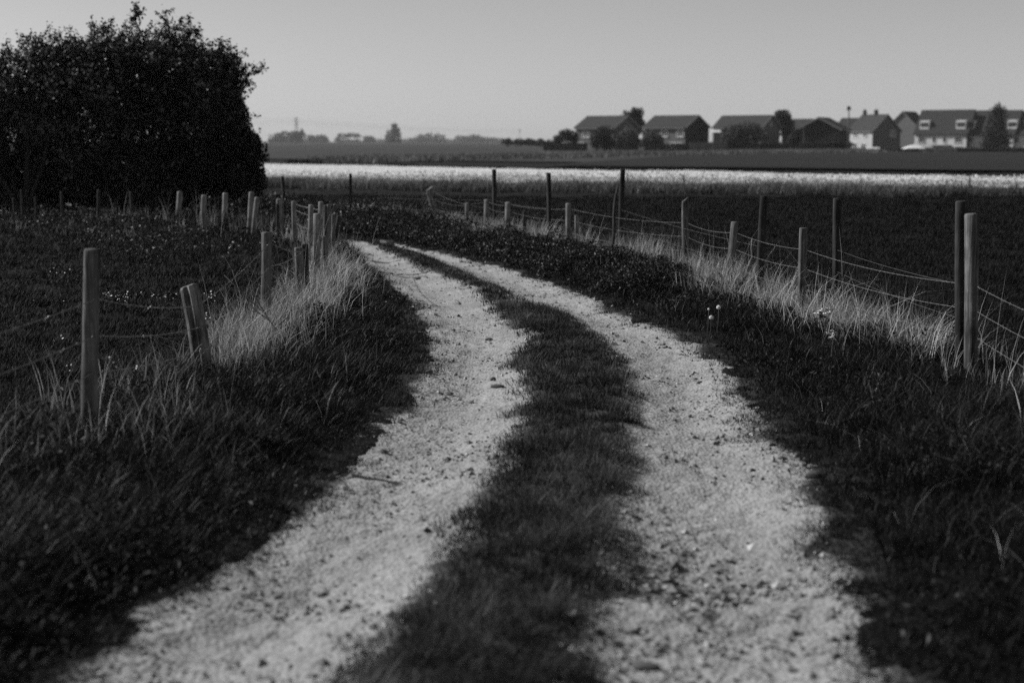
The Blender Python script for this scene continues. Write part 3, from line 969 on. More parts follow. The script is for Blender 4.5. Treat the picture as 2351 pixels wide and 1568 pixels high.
def build_hawthorns():
    D = 33.0
    mpp = D / FPX
    def bl(x, y, rx, ry, dz=0.0, dep=None):
        c = at(x, y, D + dz)
        return (c[0], c[1], c[2], rx * mpp, (dep or 0.9 * rx * mpp), ry * mpp)
    def sp(pts, dz=0): return [at(x, y, D + dz) for x, y in pts]
    main = [bl(300, 215, 110, 105), bl(215, 215, 110, 110), bl(400, 192, 88, 90), bl(470, 215, 80, 85), bl(330, 330, 120, 130), bl(430, 330, 110, 130), bl(490, 330, 65, 120), bl(260, 400, 110, 80),
            bl(400, 420, 100, 70), bl(250, 152, 60, 50), bl(500, 250, 48, 60), bl(425, 140, 30, 34, 0.3), bl(340, 142, 50, 34, 0.3), bl(330, 452, 80, 48), bl(430, 455, 80, 42), bl(240, 455, 80, 42), bl(520, 185, 32, 40), bl(500, 420, 55, 60)]
    sprigs = [sp(((300, 95), (304, 70), (309, 45), (313, 22))), sp(((309, 45), (318, 32), (328, 26))), sp(((205, 100), (215, 75), (232, 62), (245, 54))), sp(((232, 62), (244, 68), (254, 64))),
              sp(((265, 100), (280, 82), (292, 66))), sp(((300, 95), (320, 82), (342, 76))), sp(((390, 105), (388, 82), (372, 66), (356, 52)), .2), sp(((372, 66), (385, 50), (381, 30)), .2), sp(((395, 100), (405, 65), (425, 55), (435, 48)), .2),
              sp(((420, 80), (440, 70), (456, 80), (462, 90))), sp(((425, 95), (445, 72), (460, 84))), sp(((395, 110), (390, 85), (375, 78), (355, 82)), .3), sp(((470, 130), (485, 115), (500, 118), (508, 108))), sp(((490, 150), (505, 130), (522, 126), (538, 132)), .2),
              sp(((515, 180), (540, 166), (560, 172), (580, 168), (596, 163))), sp(((530, 195), (548, 182), (566, 190), (573, 193))), sp(((520, 160), (530, 145), (545, 150), (558, 160))), sp(((530, 215), (545, 210), (552, 222)))]
    bush('hawthorn_tree', 'big dark hawthorn with ragged shoots sticking up into the sky', main, 76000, 0.085, tuple(base_point(360, 492)), 1300, 5, sprigs, 'tree', spray_len=(0.3, 0.8))
    side = [bl(60, 230, 110, 105), bl(-60, 230, 110, 100), bl(120, 250, 95, 110), bl(30, 340, 120, 120), bl(140, 370, 100, 100), bl(-100, 350, 110, 120), bl(170, 180, 55, 60), bl(105, 155, 55, 45), bl(-170, 260, 100, 130), bl(50, 420, 110, 60), bl(180, 430, 70, 60), bl(20, 455, 90, 45), bl(120, 458, 90, 42), bl(-90, 445, 100, 55)]
    sprigs = [sp(((60, 135), (80, 115), (92, 90), (97, 82))), sp(((90, 110), (110, 105), (128, 98), (133, 88))), sp(((140, 120), (150, 100), (165, 97), (180, 100))), sp(((5, 135), (12, 120), (16, 110))), sp(((80, 112), (66, 100), (60, 98)))]
    bush('hawthorn_tree', 'lower dark hawthorn with an even top at the picture edge', side, 62000, 0.085, tuple(base_point(60, 488)), 800, 6, sprigs, 'tree')
    low = [bl(535, 300, 32, 55, -0.5, 0.8), bl(555, 365, 46, 60, -0.5, 1.0), bl(562, 420, 42, 48, -0.5, 1.0), bl(510, 400, 60, 70, -0.5, 1.0), bl(575, 335, 22, 26, -0.5, 0.5), bl(540, 250, 16, 32, -0.3, .5)]
    bush('elder_bush', 'dense black-green rounded bush at the end of the hawthorns beside the white crop', low, 26000, 0.075, tuple(base_point(550, 486)), 150, 7, (), 'bush', spray_len=(0.08, 0.25), tint=0.25)


# ------------------------------------------------------------------ flowers
def flower_mesh(kind):
    mb = MB()
    if kind == 'daisy':
        for i in range(6):
            a = i * math.pi / 3
            c = np.array([math.cos(a), math.sin(a), 0.15]); t = np.array([-math.sin(a), math.cos(a), 0])
            mb.add([(0, 0, 0), c * 0.010 + t * 0.006, c * 0.019, c * 0.010 - t * 0.006], [(0, 1, 2, 3)])
    return mb


def build_flowers():
    # dandelion clocks on the outer verge
    for x, y, lab in ((1650, 706, 'round white dandelion clock standing highest on the outer verge'), (1633, 729, 'white dandelion clock below and beside the tallest one'), (1627, 710, 'small half-open dandelion clock between two full ones')):
        s = 0.019 if y != 710 else 0.009
        Y = 12.3 if x > 1640 else 12.1
        c = at(x, y, Y); b = np.array([c[0] - 0.02, c[1], float(H(c[0], c[1])) - 0.02])
        root = empty('dandelion_clock', b, lab, 'flower', 'dandelion clocks on the outer verge')
        mb = MB(); mb.tube([b, (b + c) / 2 + np.array([0.008, 0, 0]), c], 0.0022, 5); mb.obj('stem', M['paletree'], root, b, True)
        mb = MB()
        for _ in range(130):
            d = unit(RNG.normal(size=3)); t = unit(np.cross(d, RNG.normal(size=3))); u = np.cross(d, t)
            e = c + d * s
            mb.add([c + d * s * .2, e + t * .005, e + u * .005, e - t * .005, e - u * .005], [(0, 1, 2), (0, 3, 4), (1, 2, 3, 4)])
        mb.obj('seed_head', M['flower'], root, c)
    # cow parsley
    for (x, y, Y, lab, heads) in ((1888, 716, 11.7, 'white cow parsley umbel in front of the dry grass by the netting fence', ((-14, 3), (-6, -2), (2, -6), (10, -8), (16, 0), (6, 4))),
                                  (1908, 768, 11.3, 'lower white cow parsley head half hidden in dark grass', ((-6, -4), (2, -9), (4, 3), (-2, 7), (6, -2)))):
        c = at(x, y, Y); b = np.array([c[0] + 0.03, c[1], float(H(c[0], c[1])) - 0.02])
        root = empty('cow_parsley', b, lab, 'flower', 'cow parsley flowering on the outer verge')
        st = MB()
        st.tube([b, b + (c - b) * .5 + np.array([.01, 0, 0]), c - np.array([0, 0, .05])], 0.004, 5)
        for dx, dy in heads:
            h = at(x + dx, y + dy, Y + RNG.normal() * .03); fl = MB()
            st.tube([c - np.array([0, 0, .05]), h], 0.002, 4)
            for _ in range(16):
                p = h + RNG.normal(size=3) * np.array([.008, .008, .004]); a = unit(RNG.normal(size=3) + np.array([0, 0, 2.0]))
                t = unit(np.cross(a, [1, .3, 0])) * .007; u = np.cross(a, t)
                fl.add([p + t, p + u, p - t, p - u], [(0, 1, 2, 3)])
            fl.obj('flower_head', M['flower'], root, h)
        st.obj('stem', M['paletree'], root, b, True)
    # white wild flowers in the inner field
    proto = None
    spots = [(340, 578), (343, 588), (352, 575), (337, 592), (347, 602), (338, 583), (364, 594), (335, 610), (347, 617), (108, 629), (116, 633), (124, 626), (136, 620), (143, 628), (150, 634), (161, 624), (164, 630), (142, 640), (113, 641), (131, 636), (186, 637), (118, 652), (176, 646), (530, 566), (535, 560), (548, 570), (528, 573), (540, 580), (525, 592), (512, 594)]
    spots += [(int(RNG.uniform(236, 300)), int(RNG.uniform(680, 702))) for _ in range(44)] + [(int(RNG.uniform(300, 410)), int(RNG.uniform(684, 696))) for _ in range(26)] + [(int(RNG.uniform(455, 500)), int(RNG.uniform(684, 700))) for _ in range(12)]
    spots += [(int(RNG.uniform(150, 205)), int(RNG.uniform(858, 872))) for _ in range(14)] + [(int(RNG.uniform(240, 300)), int(RNG.uniform(845, 860))) for _ in range(6)] + [(int(RNG.uniform(460, 500)), int(RNG.uniform(728, 752))) for _ in range(12)] + [(int(RNG.uniform(60, 200)), int(RNG.uniform(690, 800))) for _ in range(14)]
    for i, (x, y) in enumerate(spots):
        p = base_point(x, y + 8)
        k = max(0.8, p[1] / 16.0) * (0.9 if y < 600 else 0.62)
        if proto is None:
            mb = flower_mesh('daisy')
            V = np.concatenate(mb.V); V2 = np.concatenate([V, V * 0.9 + np.array([0, 0, .003])])
            F2 = mb.F + [[j + len(V) for j in f] for f in mb.F]
            proto = mesh('wild_flower', V2, F2, M['flower'])
            o = proto
        else:
            o = proto.copy(); COL.objects.link(o)
        o.location = (p[0], p[1], p[2] + 0.06 + 0.05 * random.random()); o.scale = (k * random.uniform(.6, 1.1),) * 3
        o.rotation_euler = (random.uniform(0.3, 1.2), random.uniform(-.4, .4), random.uniform(0, 6))
        props(o, 'tiny white wild flower in the dark grass of the inner field', 'flower', 'white wild flowers in the inner field')


# ------------------------------------------------------------------ crop, margins, far fields
def build_far():
    # flowering crop: bumpy canopy with thousands of flower heads
    n = 200000
    x = -52 + 100 * RNG.random(n); u = RNG.random(n)
    yn = crop_near(x) + 2.2; yf = crop_far(x) - 1.0
    y = yn + (yf - yn) * u ** 1.3
    z = H(x, y) + 0.62 + 0.08 * (fbm(x * 1.2, y * 1.2, 141) - 0.5) + 0.03 * RNG.random(n)
    A = leaves(np.stack([x, y, z], 1), 0.10 + 0.06 * RNG.random(n), np.clip(0.85 + 0.1 * RNG.normal(size=n), 0, 1), up=14.0, fold=0.03)
    # stems and leaves under the flowers along the near side
    m = 26000
    xs = -48 + 92 * RNG.random(m); ys = crop_near(xs) + 1.6 + 5 * RNG.random(m) ** 2
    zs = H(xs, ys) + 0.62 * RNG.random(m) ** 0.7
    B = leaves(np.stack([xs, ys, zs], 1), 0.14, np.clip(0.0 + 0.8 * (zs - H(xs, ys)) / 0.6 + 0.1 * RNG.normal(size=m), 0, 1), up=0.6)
    # canopy sheet below the heads so that no soil shows through
    gx = np.linspace(-54, 50, 160); gu = np.linspace(0, 1, 60)
    X = np.repeat(gx[None], 60, 0); Yn = crop_near(X) + 3.0; Yf = crop_far(X) - 1.2; Y = Yn + (Yf - Yn) * gu[:, None]
    Z = H(X, Y) + 0.58 + 0.08 * (fbm(X * 1.2, Y * 1.2, 141) - 0.5)
    i = np.arange(59)[:, None] * 160 + np.arange(159)[None]
    Q = np.stack([i, i + 1, i + 161, i + 160], -1).reshape(-1, 4)
    Tq = np.concatenate([Q[:, [0, 1, 2]], Q[:, [0, 2, 3]]])
    C = (np.stack([X, Y, Z], -1).reshape(-1, 3), Tq, np.full(X.size, 0.8))
    A = merge([A, B, C])
    props(mesh('flowering_crop', A[0], A[1], M['crop'], tint=A[2]), 'bright white band of flowering crop across the middle distance', 'crop', kind='stuff')
    # rough grass along the near side of the crop
    n = 15000
    x = -40 + 78 * RNG.random(n); off = RNG.random(n)
    y = crop_near(x) - 2.8 + 5.0 * off
    c = fbm(x * 0.9, y * 0.9, 151); c2 = fbm(x * 0.35, y * 0.5, 152)
    L = 0.16 + 0.5 * c * (0.4 + c2)
    A = grow(x, y, 9, 0.22, L, 0.026, 0.6, np.clip(0.15 + 0.9 * (c2 - 0.35) + 0.35 * off * 0.6, 0, 1), radial=0.4)
    props(mesh('field_margin_grass', A[0], A[1], M['margin'], tint=A[2]), 'rough dark grass along the near edge of the white crop', 'grass', kind='stuff')
    # far pasture and the dark ploughed wedge
    def sheet(name, poly, mat, z, n=40):
        # grid between the two side polylines
        P = np.array(poly, float)
        a0, a1, b1, b0 = P          # near-left, near-right, far-right, far-left
        u = np.linspace(0, 1, n)[None, :, None]; v = np.linspace(0, 1, n)[:, None, None]
        G = (a0 * (1 - u) + a1 * u) * (1 - v) + (b0 * (1 - u) + b1 * u) * v
        G = G.reshape(-1, 2)
        z_ = z + (fbm(G[:, 0] * 0.06, G[:, 1] * 0.06, 161) - 0.5) * 0.1
        V = np.column_stack([G, z_])
        i = np.arange(n - 1)[:, None] * n + np.arange(n - 1)[None]
        Q = np.stack([i, i + 1, i + n + 1, i + n], -1).reshape(-1, 4)
        props(mesh(name, V, Q, mat, smooth=True), kind='structure')
    sheet('pasture_field', [(-120, 215), (20, 110), (2600, 4200), (-2600, 4200)], M['farfield'], -0.03)
    sheet('ploughed_field', [(2, 100), (75, 52), (150, 238), (36, 236)], M['plough'], 0.05)
    sheet('garden_field', [(30, 237), (170, 239), (400, 520), (40, 520)], M['plough'], 0.10)
    # dark bank beyond the crop
    n = 7000
    x = -60 + 90 * RNG.random(n); y = crop_far(x) + 1 + 6 * RNG.random(n)
    k = x < 14
    x, y = x[k], y[k]
    L = 0.18 + 0.5 * fbm(x * 0.4, y * 0.4, 171) ** 1.5
    A = grow(x, y, 8, 0.4, L, 0.07, 0.5, np.clip(0.0 + 0.4 * RNG.random(len(x)), 0, 1))
    props(mesh('bank_grass', A[0], A[1], M['field'], tint=A[2]), 'thin dark bank of rough grass behind the white crop', 'grass', kind='stuff')
    # pale dry margin between pasture and ploughed field
    n = 9000
    t = RNG.random(n)
    a = np.array([-14, 128.0]); b = np.array([30, 205.0]); c_ = np.array([62, 236.0])
    P2 = np.where(t[:, None] < .6, a + (b - a) * (t[:, None] / .6), b + (c_ - b) * ((t[:, None] - .6) / .4))
    P2 = P2 + RNG.normal(size=(n, 2)) * np.array([2.0, 6.0])
    c = fbm(P2[:, 0] * .15, P2[:, 1] * .15, 172)
    k = c > 0.42
    P2, c = P2[k], c[k]
    A = grow(P2[:, 0], P2[:, 1], 7, 0.8, 0.25 + 0.5 * c, 0.12, 0.5, np.clip(0.2 + 1.2 * (c - .4), 0, 1), zoff=lambda a_, b_: np.full(len(a_), 0.02))
    props(mesh('dry_margin_grass', A[0], A[1], M['palegrass'], tint=A[2]), 'pale dry grass margin between the far pasture and the dark field', 'grass', kind='stuff')
    n = 3500
    x = 38 + 75 * RNG.random(n); y = 246 + 5 * RNG.random(n)
    A = grow(x, y, 7, 0.7, 0.15 + 0.5 * fbm(x * .3, y * .3, 173) ** 2, 0.11, 0.5, 0.5 * RNG.random(n), zoff=lambda a_, b_: np.full(len(a_), 0.1))
    props(mesh('garden_edge_weeds', A[0], A[1], M['margin'], tint=A[2]), 'dark weeds growing along the foot of the garden fences', 'weeds', kind='stuff')


# ------------------------------------------------------------------ distant trees
def far_tree(name, label, Y, blobs_px, ground_y=None, n=1500, leaf=0.5, mat='fartree', cat='tree', group=None, trunk=True, seed=0, tint=0.5):
    m = Y / FPX
    blobs = []
    for (x, y, rx, ry) in blobs_px:
        c = at(x, y, Y); blobs.append((c[0], c[1], c[2], rx * m, rx * m * 0.9, ry * m))
        if Y > 1000:        # skirt of undergrowth down to the field
            c = at(x, 325, Y); blobs.append((c[0], c[1], c[2], rx * m * 1.1, rx * m * 0.9, 4.5 * m))
    bx = float(np.mean([b[0] for b in blobs])); base = (bx, Y, 0.0)
    root = empty(name, base, label, cat, group)
    P, s, T, d = crown_leaves(blobs, n, leaf, tint, 200 + seed, 0.7, 0.45)
    k = P[:, 2] > -1.0
    A = leaves(P[k], s[k], T[k], up=0.4, aspect=0.8)
    mesh('crown', A[0], A[1], M[mat], root, base, A[2])
    if trunk:
        mb = MB()
        top = max(b[2] for b in blobs)
        mb.tube([(bx, Y, -0.5), (bx + .1, Y, top * .4), (bx, Y, top * .8)], [0.05 * top, 0.035 * top, 0.01 * top], 7)
        for b in blobs:
            mb.tube([(bx, Y, top * .25), ((bx + b[0]) / 2, Y, (top * .25 + b[2]) / 2 + .1), b[:3]], [0.03 * top, 0.02 * top, 0.008 * top], 5)
        mb.obj('trunk', M['bark'], root, base, True)
    return root


def build_horizon():
    g = 'trees along the far horizon'
    far_tree('hedge_bush', 'low rounded grey bush on the horizon just right of the hawthorns', 1860, [(640, 316, 20, 10), (655, 312, 18, 10), (625, 320, 10, 6)], n=900, leaf=2.70, group=g, trunk=False, seed=1, cat='bush', mat='fartree')
    far_tree('spiky_tree', 'darker spiky tree on the horizon below the closer pylon', 1680, [(675, 313, 14, 11), (690, 312, 12, 13), (694, 305, 4, 10), (684, 308, 5, 9)], n=900, leaf=2.40, group=g, seed=2, mat='fartree', tint=.25)
    far_tree('hedge_bush', 'long low hedge bush on the horizon between the pylon and an open tree', 2040, [(715, 318, 14, 7), (735, 317, 16, 7), (748, 320, 8, 5)], n=800, leaf=2.70, group=g, trunk=False, seed=3, cat='bush')
    far_tree('open_tree', 'wide flat-topped open tree on the horizon with gaps of sky', 2160, [(785, 313, 13, 7), (803, 311, 14, 6), (820, 312, 11, 6), (776, 319, 8, 5)], n=520, leaf=3.30, group=g, seed=4)
    far_tree('hedge_bush', 'small rounded bush on the horizon beside the open tree', 2100, [(848, 320, 14, 7)], n=500, leaf=2.70, group=g, trunk=False, seed=5, cat='bush')
    far_tree('poplar_tree', 'tallest pale tree on the horizon with a leaning top', 1560, [(900, 310, 14, 16), (908, 297, 10, 14), (893, 318, 12, 10), (915, 312, 8, 12), (905, 290, 7, 7)], n=1500, leaf=1.95, group=g, seed=6, mat='paletree')
    far_tree('copse_tree', 'broad dome-shaped copse tree in the middle of the horizon', 2280, [(984, 318, 34, 12), (965, 320, 22, 9), (1008, 319, 20, 10), (945, 323, 12, 5)], n=1500, leaf=3.00, group=g, trunk=False, seed=7)
    far_tree('copse_tree', 'low flat-topped copse tree between the dome copse and the dark hedge', 2340, [(1062, 319, 20, 8), (1088, 318, 22, 9), (1110, 320, 16, 7), (1135, 322, 14, 6)], n=1500, leaf=3.00, group=g, trunk=False, seed=8)
    far_tree('hedge_bush', 'faint low hedge bush running under the dome copse and the leaning tree', 2600, [(x, 322 + (x % 3), 16, 5) for x in range(870, 1160, 22)], n=1500, leaf=3.0, group=g, trunk=False, seed=41, cat='bush')
    far_tree('field_hedge', 'dark clipped hedge at the end of the pasture before the houses', 420, [(1165, 326, 14, 9), (1190, 327, 18, 8), (1215, 327, 18, 8), (1240, 328, 18, 8), (1262, 329, 14, 7)], n=1700, leaf=0.55, trunk=False, seed=9, cat='hedge', tint=.2)
    # pylons and their lines
    tops = []
    for (x, yt, Y, h, lab) in ((680, 270, 2300, 23.0, 'lattice pylon on the skyline above a spiky tree'), (1193, 296, 3600, 19.0, 'faint distant pylon on the skyline before the houses')):
        c = at(x, yt, Y); zb = -1.0; zt = c[2]; X = c[0]
        root = empty('pylon', (X, Y, zb), lab, 'pylon')
        k = (zt - zb) / 25.0
        mb = MB()
        w = lambda t: (2.6 * (1 - t) ** 1.4 + 0.45) * k
        ts = np.linspace(0, 1, 8)
        for sx in (-1, 1):
            for sy in (-1, 1):
                mb.tube([(X + sx * w(t), Y + sy * w(t), zb + (zt - zb) * t) for t in ts], 0.16 * k, 4)
        for a, b in zip(ts[:-1], ts[1:]):
            for sy in (-1, 1):
                mb.tube([(X - w(a), Y + sy * w(a), zb + (zt - zb) * a), (X + w(b), Y + sy * w(b), zb + (zt - zb) * b)], 0.09 * k, 3)
                mb.tube([(X + w(a), Y + sy * w(a), zb + (zt - zb) * a), (X - w(b), Y + sy * w(b), zb + (zt - zb) * b)], 0.09 * k, 3)
        mb.obj('tower', M['metal'], root, (X, Y, zb))
        ends = []
        for t, half in ((0.95, 2.6), (0.84, 3.6), (0.73, 2.9)):
            z = zb + (zt - zb) * t
            ar = MB(); ar.tube([(X - half * k, Y, z), (X, Y, z + .5 * k), (X + half * k, Y, z)], 0.16 * k, 4); ar.tube([(X - half * k, Y, z), (X + half * k, Y, z)], 0.12 * k, 4)
            ar.obj('cross_arm', M['metal'], root, (X, Y, z)); ends.append((X - half * k, Y, z)); ends.append((X + half * k, Y, z))
        tops.append(ends)
    mb = MB()
    for j in (0, 2, 3, 4):
        a = np.array(tops[0][j]); b = np.array(tops[1][j]); e = np.array([a[0] - 800, a[1] - 100, a[2] - 2])
        mb.tube([a + (b - a) * t - np.array([0, 0, 9 * 4 * t * (1 - t) * .5]) for t in np.linspace(0, 1, 24)], 0.10, 3)
        mb.tube([a + (e - a) * t - np.array([0, 0, 8 * 4 * t * (1 - t) * .5]) for t in np.linspace(0, 1, 16)], 0.10, 3)
    props(mb.obj('power_lines', M['metal'], None, tops[0][0]), 'thin power lines strung between the two pylons', 'power lines')


# ------------------------------------------------------------------ houses
def house(name, label, d, xl, xc, xr, eave_y, ridge_y, phi, gable, wall, roof, gwall=None, windows=(), base_z=-0.4, group='houses along the edge of the fields', over=0.35, trim='trimgrey', chimneys=(), extra=None, depth=None, length=None):
    """two visible faces meet at photo column xc; left face runs to xl, right face to xr. gable: which of them carries the gable."""
    m = d / FPX
    C = at(xc, 340, d); C[2] = base_z
    ph = R(phi)
    dl = np.array([-math.cos(ph), math.sin(ph), 0]); dr = np.array([math.sin(ph), math.cos(ph), 0])
    LL = (xc - xl) * m / math.cos(ph); LR = (xr - xc) * m / math.sin(ph)
    if length: 
        if gable == 'right': LL = length
        else: LR = length
    if depth:
        if gable == 'right': LR = depth
        else: LL = depth
    ze = CAMH + (325 - eave_y) * m; zr = CAMH + (325 - ridge_y) * m
    if gable == 'right': lng, L, wd, W = dl, LL, dr, LR
    else: lng, L, wd, W = dr, LR, dl, LL
    up = np.array([0, 0, 1.0])
    root = empty(name, C, label, 'house', group)
    p = lambda a, b, z: C + lng * a + wd * b + up * (z - base_z)
    # walls: long sides and two gable ends as one closed shell, gable end may be another brick; dark ones hold painted shade
    V = [p(0, 0, base_z), p(L, 0, base_z), p(L, W, base_z), p(0, W, base_z), p(0, 0, ze), p(L, 0, ze), p(L, W, ze), p(0, W, ze), p(0, W / 2, zr - .08), p(L, W / 2, zr - .08)]
    mesh('wall', V, [(0, 1, 5, 4), (2, 3, 7, 6), (1, 2, 6, 9, 5), (4, 5, 9, 8), (7, 8, 9, 6), (3, 0, 4, 8, 7)], M[wall], root, C)
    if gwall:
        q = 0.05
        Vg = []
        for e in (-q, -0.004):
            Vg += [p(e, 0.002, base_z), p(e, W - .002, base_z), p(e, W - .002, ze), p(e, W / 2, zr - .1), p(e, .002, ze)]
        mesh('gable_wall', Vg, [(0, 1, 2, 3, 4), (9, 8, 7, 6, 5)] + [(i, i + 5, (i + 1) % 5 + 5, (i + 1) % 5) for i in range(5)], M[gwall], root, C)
    # roof slabs with overhang and thickness
    sl = (zr - ze) / (W / 2); th = 0.16
    V, F = [], []
    for side in (0, 1):
        b0 = -over if side == 0 else W + over; z0 = ze - sl * over
        s = len(V)
        for z_ in (0.03, th):
            V += [p(-over, b0, z0 + z_), p(L + over, b0, z0 + z_), p(L + over, W / 2, zr + z_), p(-over, W / 2, zr + z_)]
        F += [[s + i for i in f] for f in ((0, 1, 2, 3), (7, 6, 5, 4), (0, 4, 5, 1), (1, 5, 6, 2), (3, 7, 4, 0))]
    ro = mesh('roof', V, F, M[roof], root, C)
    # barge boards on the visible gable, gutter along the eave
    for side in (0, 1):
        b0 = -over if side == 0 else W + over; z0 = ze - sl * over
        a0, a1 = -over - 0.06, -over - 0.006
        lo, hi = p(a0, b0, z0), p(a0, W / 2, zr)
        lo2, hi2 = p(a1, b0, z0), p(a1, W / 2, zr)
        Vb = [lo - up * .14, hi - up * .14, hi + up * (th + .02), lo + up * (th + .02), lo2 - up * .14, hi2 - up * .14, hi2 + up * (th + .02), lo2 + up * (th + .02)]
        mesh('barge_board', Vb, [(0, 1, 2, 3), (7, 6, 5, 4), (0, 4, 5, 1), (3, 2, 6, 7), (0, 3, 7, 4), (1, 5, 6, 2)], M[trim], root, C)
    mb = MB(); mb.box((p(0, -over - .07, ze - sl * over - .02) + p(L, -over - .07, ze - sl * over - .02)) / 2, lng * (L / 2), wd * .06, up * .06)
    mb.obj('gutter', M[trim], root, C)
    # windows: (face, fraction along face, z centre, w, h)
    for (face, t, zc, w, h) in windows:
        if face == 'long': c = p(L * t, 0, zc); a = lng; nrm = -wd
        else: c = p(0, W * t, zc); a = wd; nrm = -lng
        if gwall and face == 'gable': c = c + nrm * .05
        mb = MB()
        for s in (-1, 1):
            mb.box(c + a * s * (w / 2) + nrm * .05, a * .06, nrm * .05, up * (h / 2 + .06))
            mb.box(c + up * s * (h / 2) + nrm * .05, a * (w / 2 - .06), nrm * .049, up * .06)
        if w > .9:
            for s in ((0,) if w < 1.5 else (-w / 6, w / 6)):
                mb.box(c + a * s + nrm * .05, a * .04, nrm * .045, up * (h / 2 - .06))
        mb.box(c - up * (h / 2 + .1) + nrm * .08, a * (w / 2 + .1), nrm * .08, up * .04)
        fr = mesh('window', np.concatenate(mb.V), mb.F, M['trim'], root, c)
        mb = MB(); mb.box(c + nrm * .03, a * (w / 2 - .06), nrm * .02, up * (h / 2 - .06))
        mesh('pane', np.concatenate(mb.V), mb.F, M['glass'], fr, c)
    for (t, h, w) in chimneys:
        mb = MB(); cc = p(L * t, W / 2, zr + h / 2 - .3)
        mb.box(cc, lng * w, wd * w * .8, up * (h / 2 + .3)); mb.box(cc + up * (h / 2 + .34), lng * (w + .07), wd * (w * .8 + .07), up * .05)
        mb.tube([cc + up * (h / 2 + .39), cc + up * (h / 2 + .75)], .13, 8)
        mesh('chimney', np.concatenate(mb.V), mb.F, M['brickdark_shade'], ro, cc)
    if extra: extra(root, p, L, W, ze, zr, lng, wd, up, C, ro)
    return root


def dormers(us, zlo, zhi, w, slope_b):
    def f(root, p, L, W, ze, zr, lng, wd, up, C, ro):
        for u in us:
            sl = (zr - ze) / (W / 2)
            b0 = (zlo - ze) / sl; b1 = (zhi + .5 - ze) / sl
            c0 = p(L * u, b0 - .15, zlo)
            V = []
            for b_, z_ in ((b0 - .15, zlo - .1), (b0 - .15, zhi + .3), (b1 + .6, zhi + .5), (b0 + .2, zlo - .1)):
                V += [p(L * u - w / 2, b_, z_), p(L * u + w / 2, b_, z_)]
            dm = mesh('dormer', V, [(0, 1, 3, 2), (2, 3, 5, 4), (0, 2, 4, 6), (1, 7, 5, 3), (0, 6, 7, 1), (4, 5, 7, 6)], M['trim'], root, c0)
            mb = MB()
            for s in (-1, 0, 1):
                mb.box(p(L * u + s * w * .29, b0 - .17, (zlo + zhi) / 2 + .2), lng * w * .12, wd * .02, up * ((zhi - zlo) / 2 * .62))
            mesh('pane', np.concatenate(mb.V), mb.F, M['glass'], dm, c0)
    return f


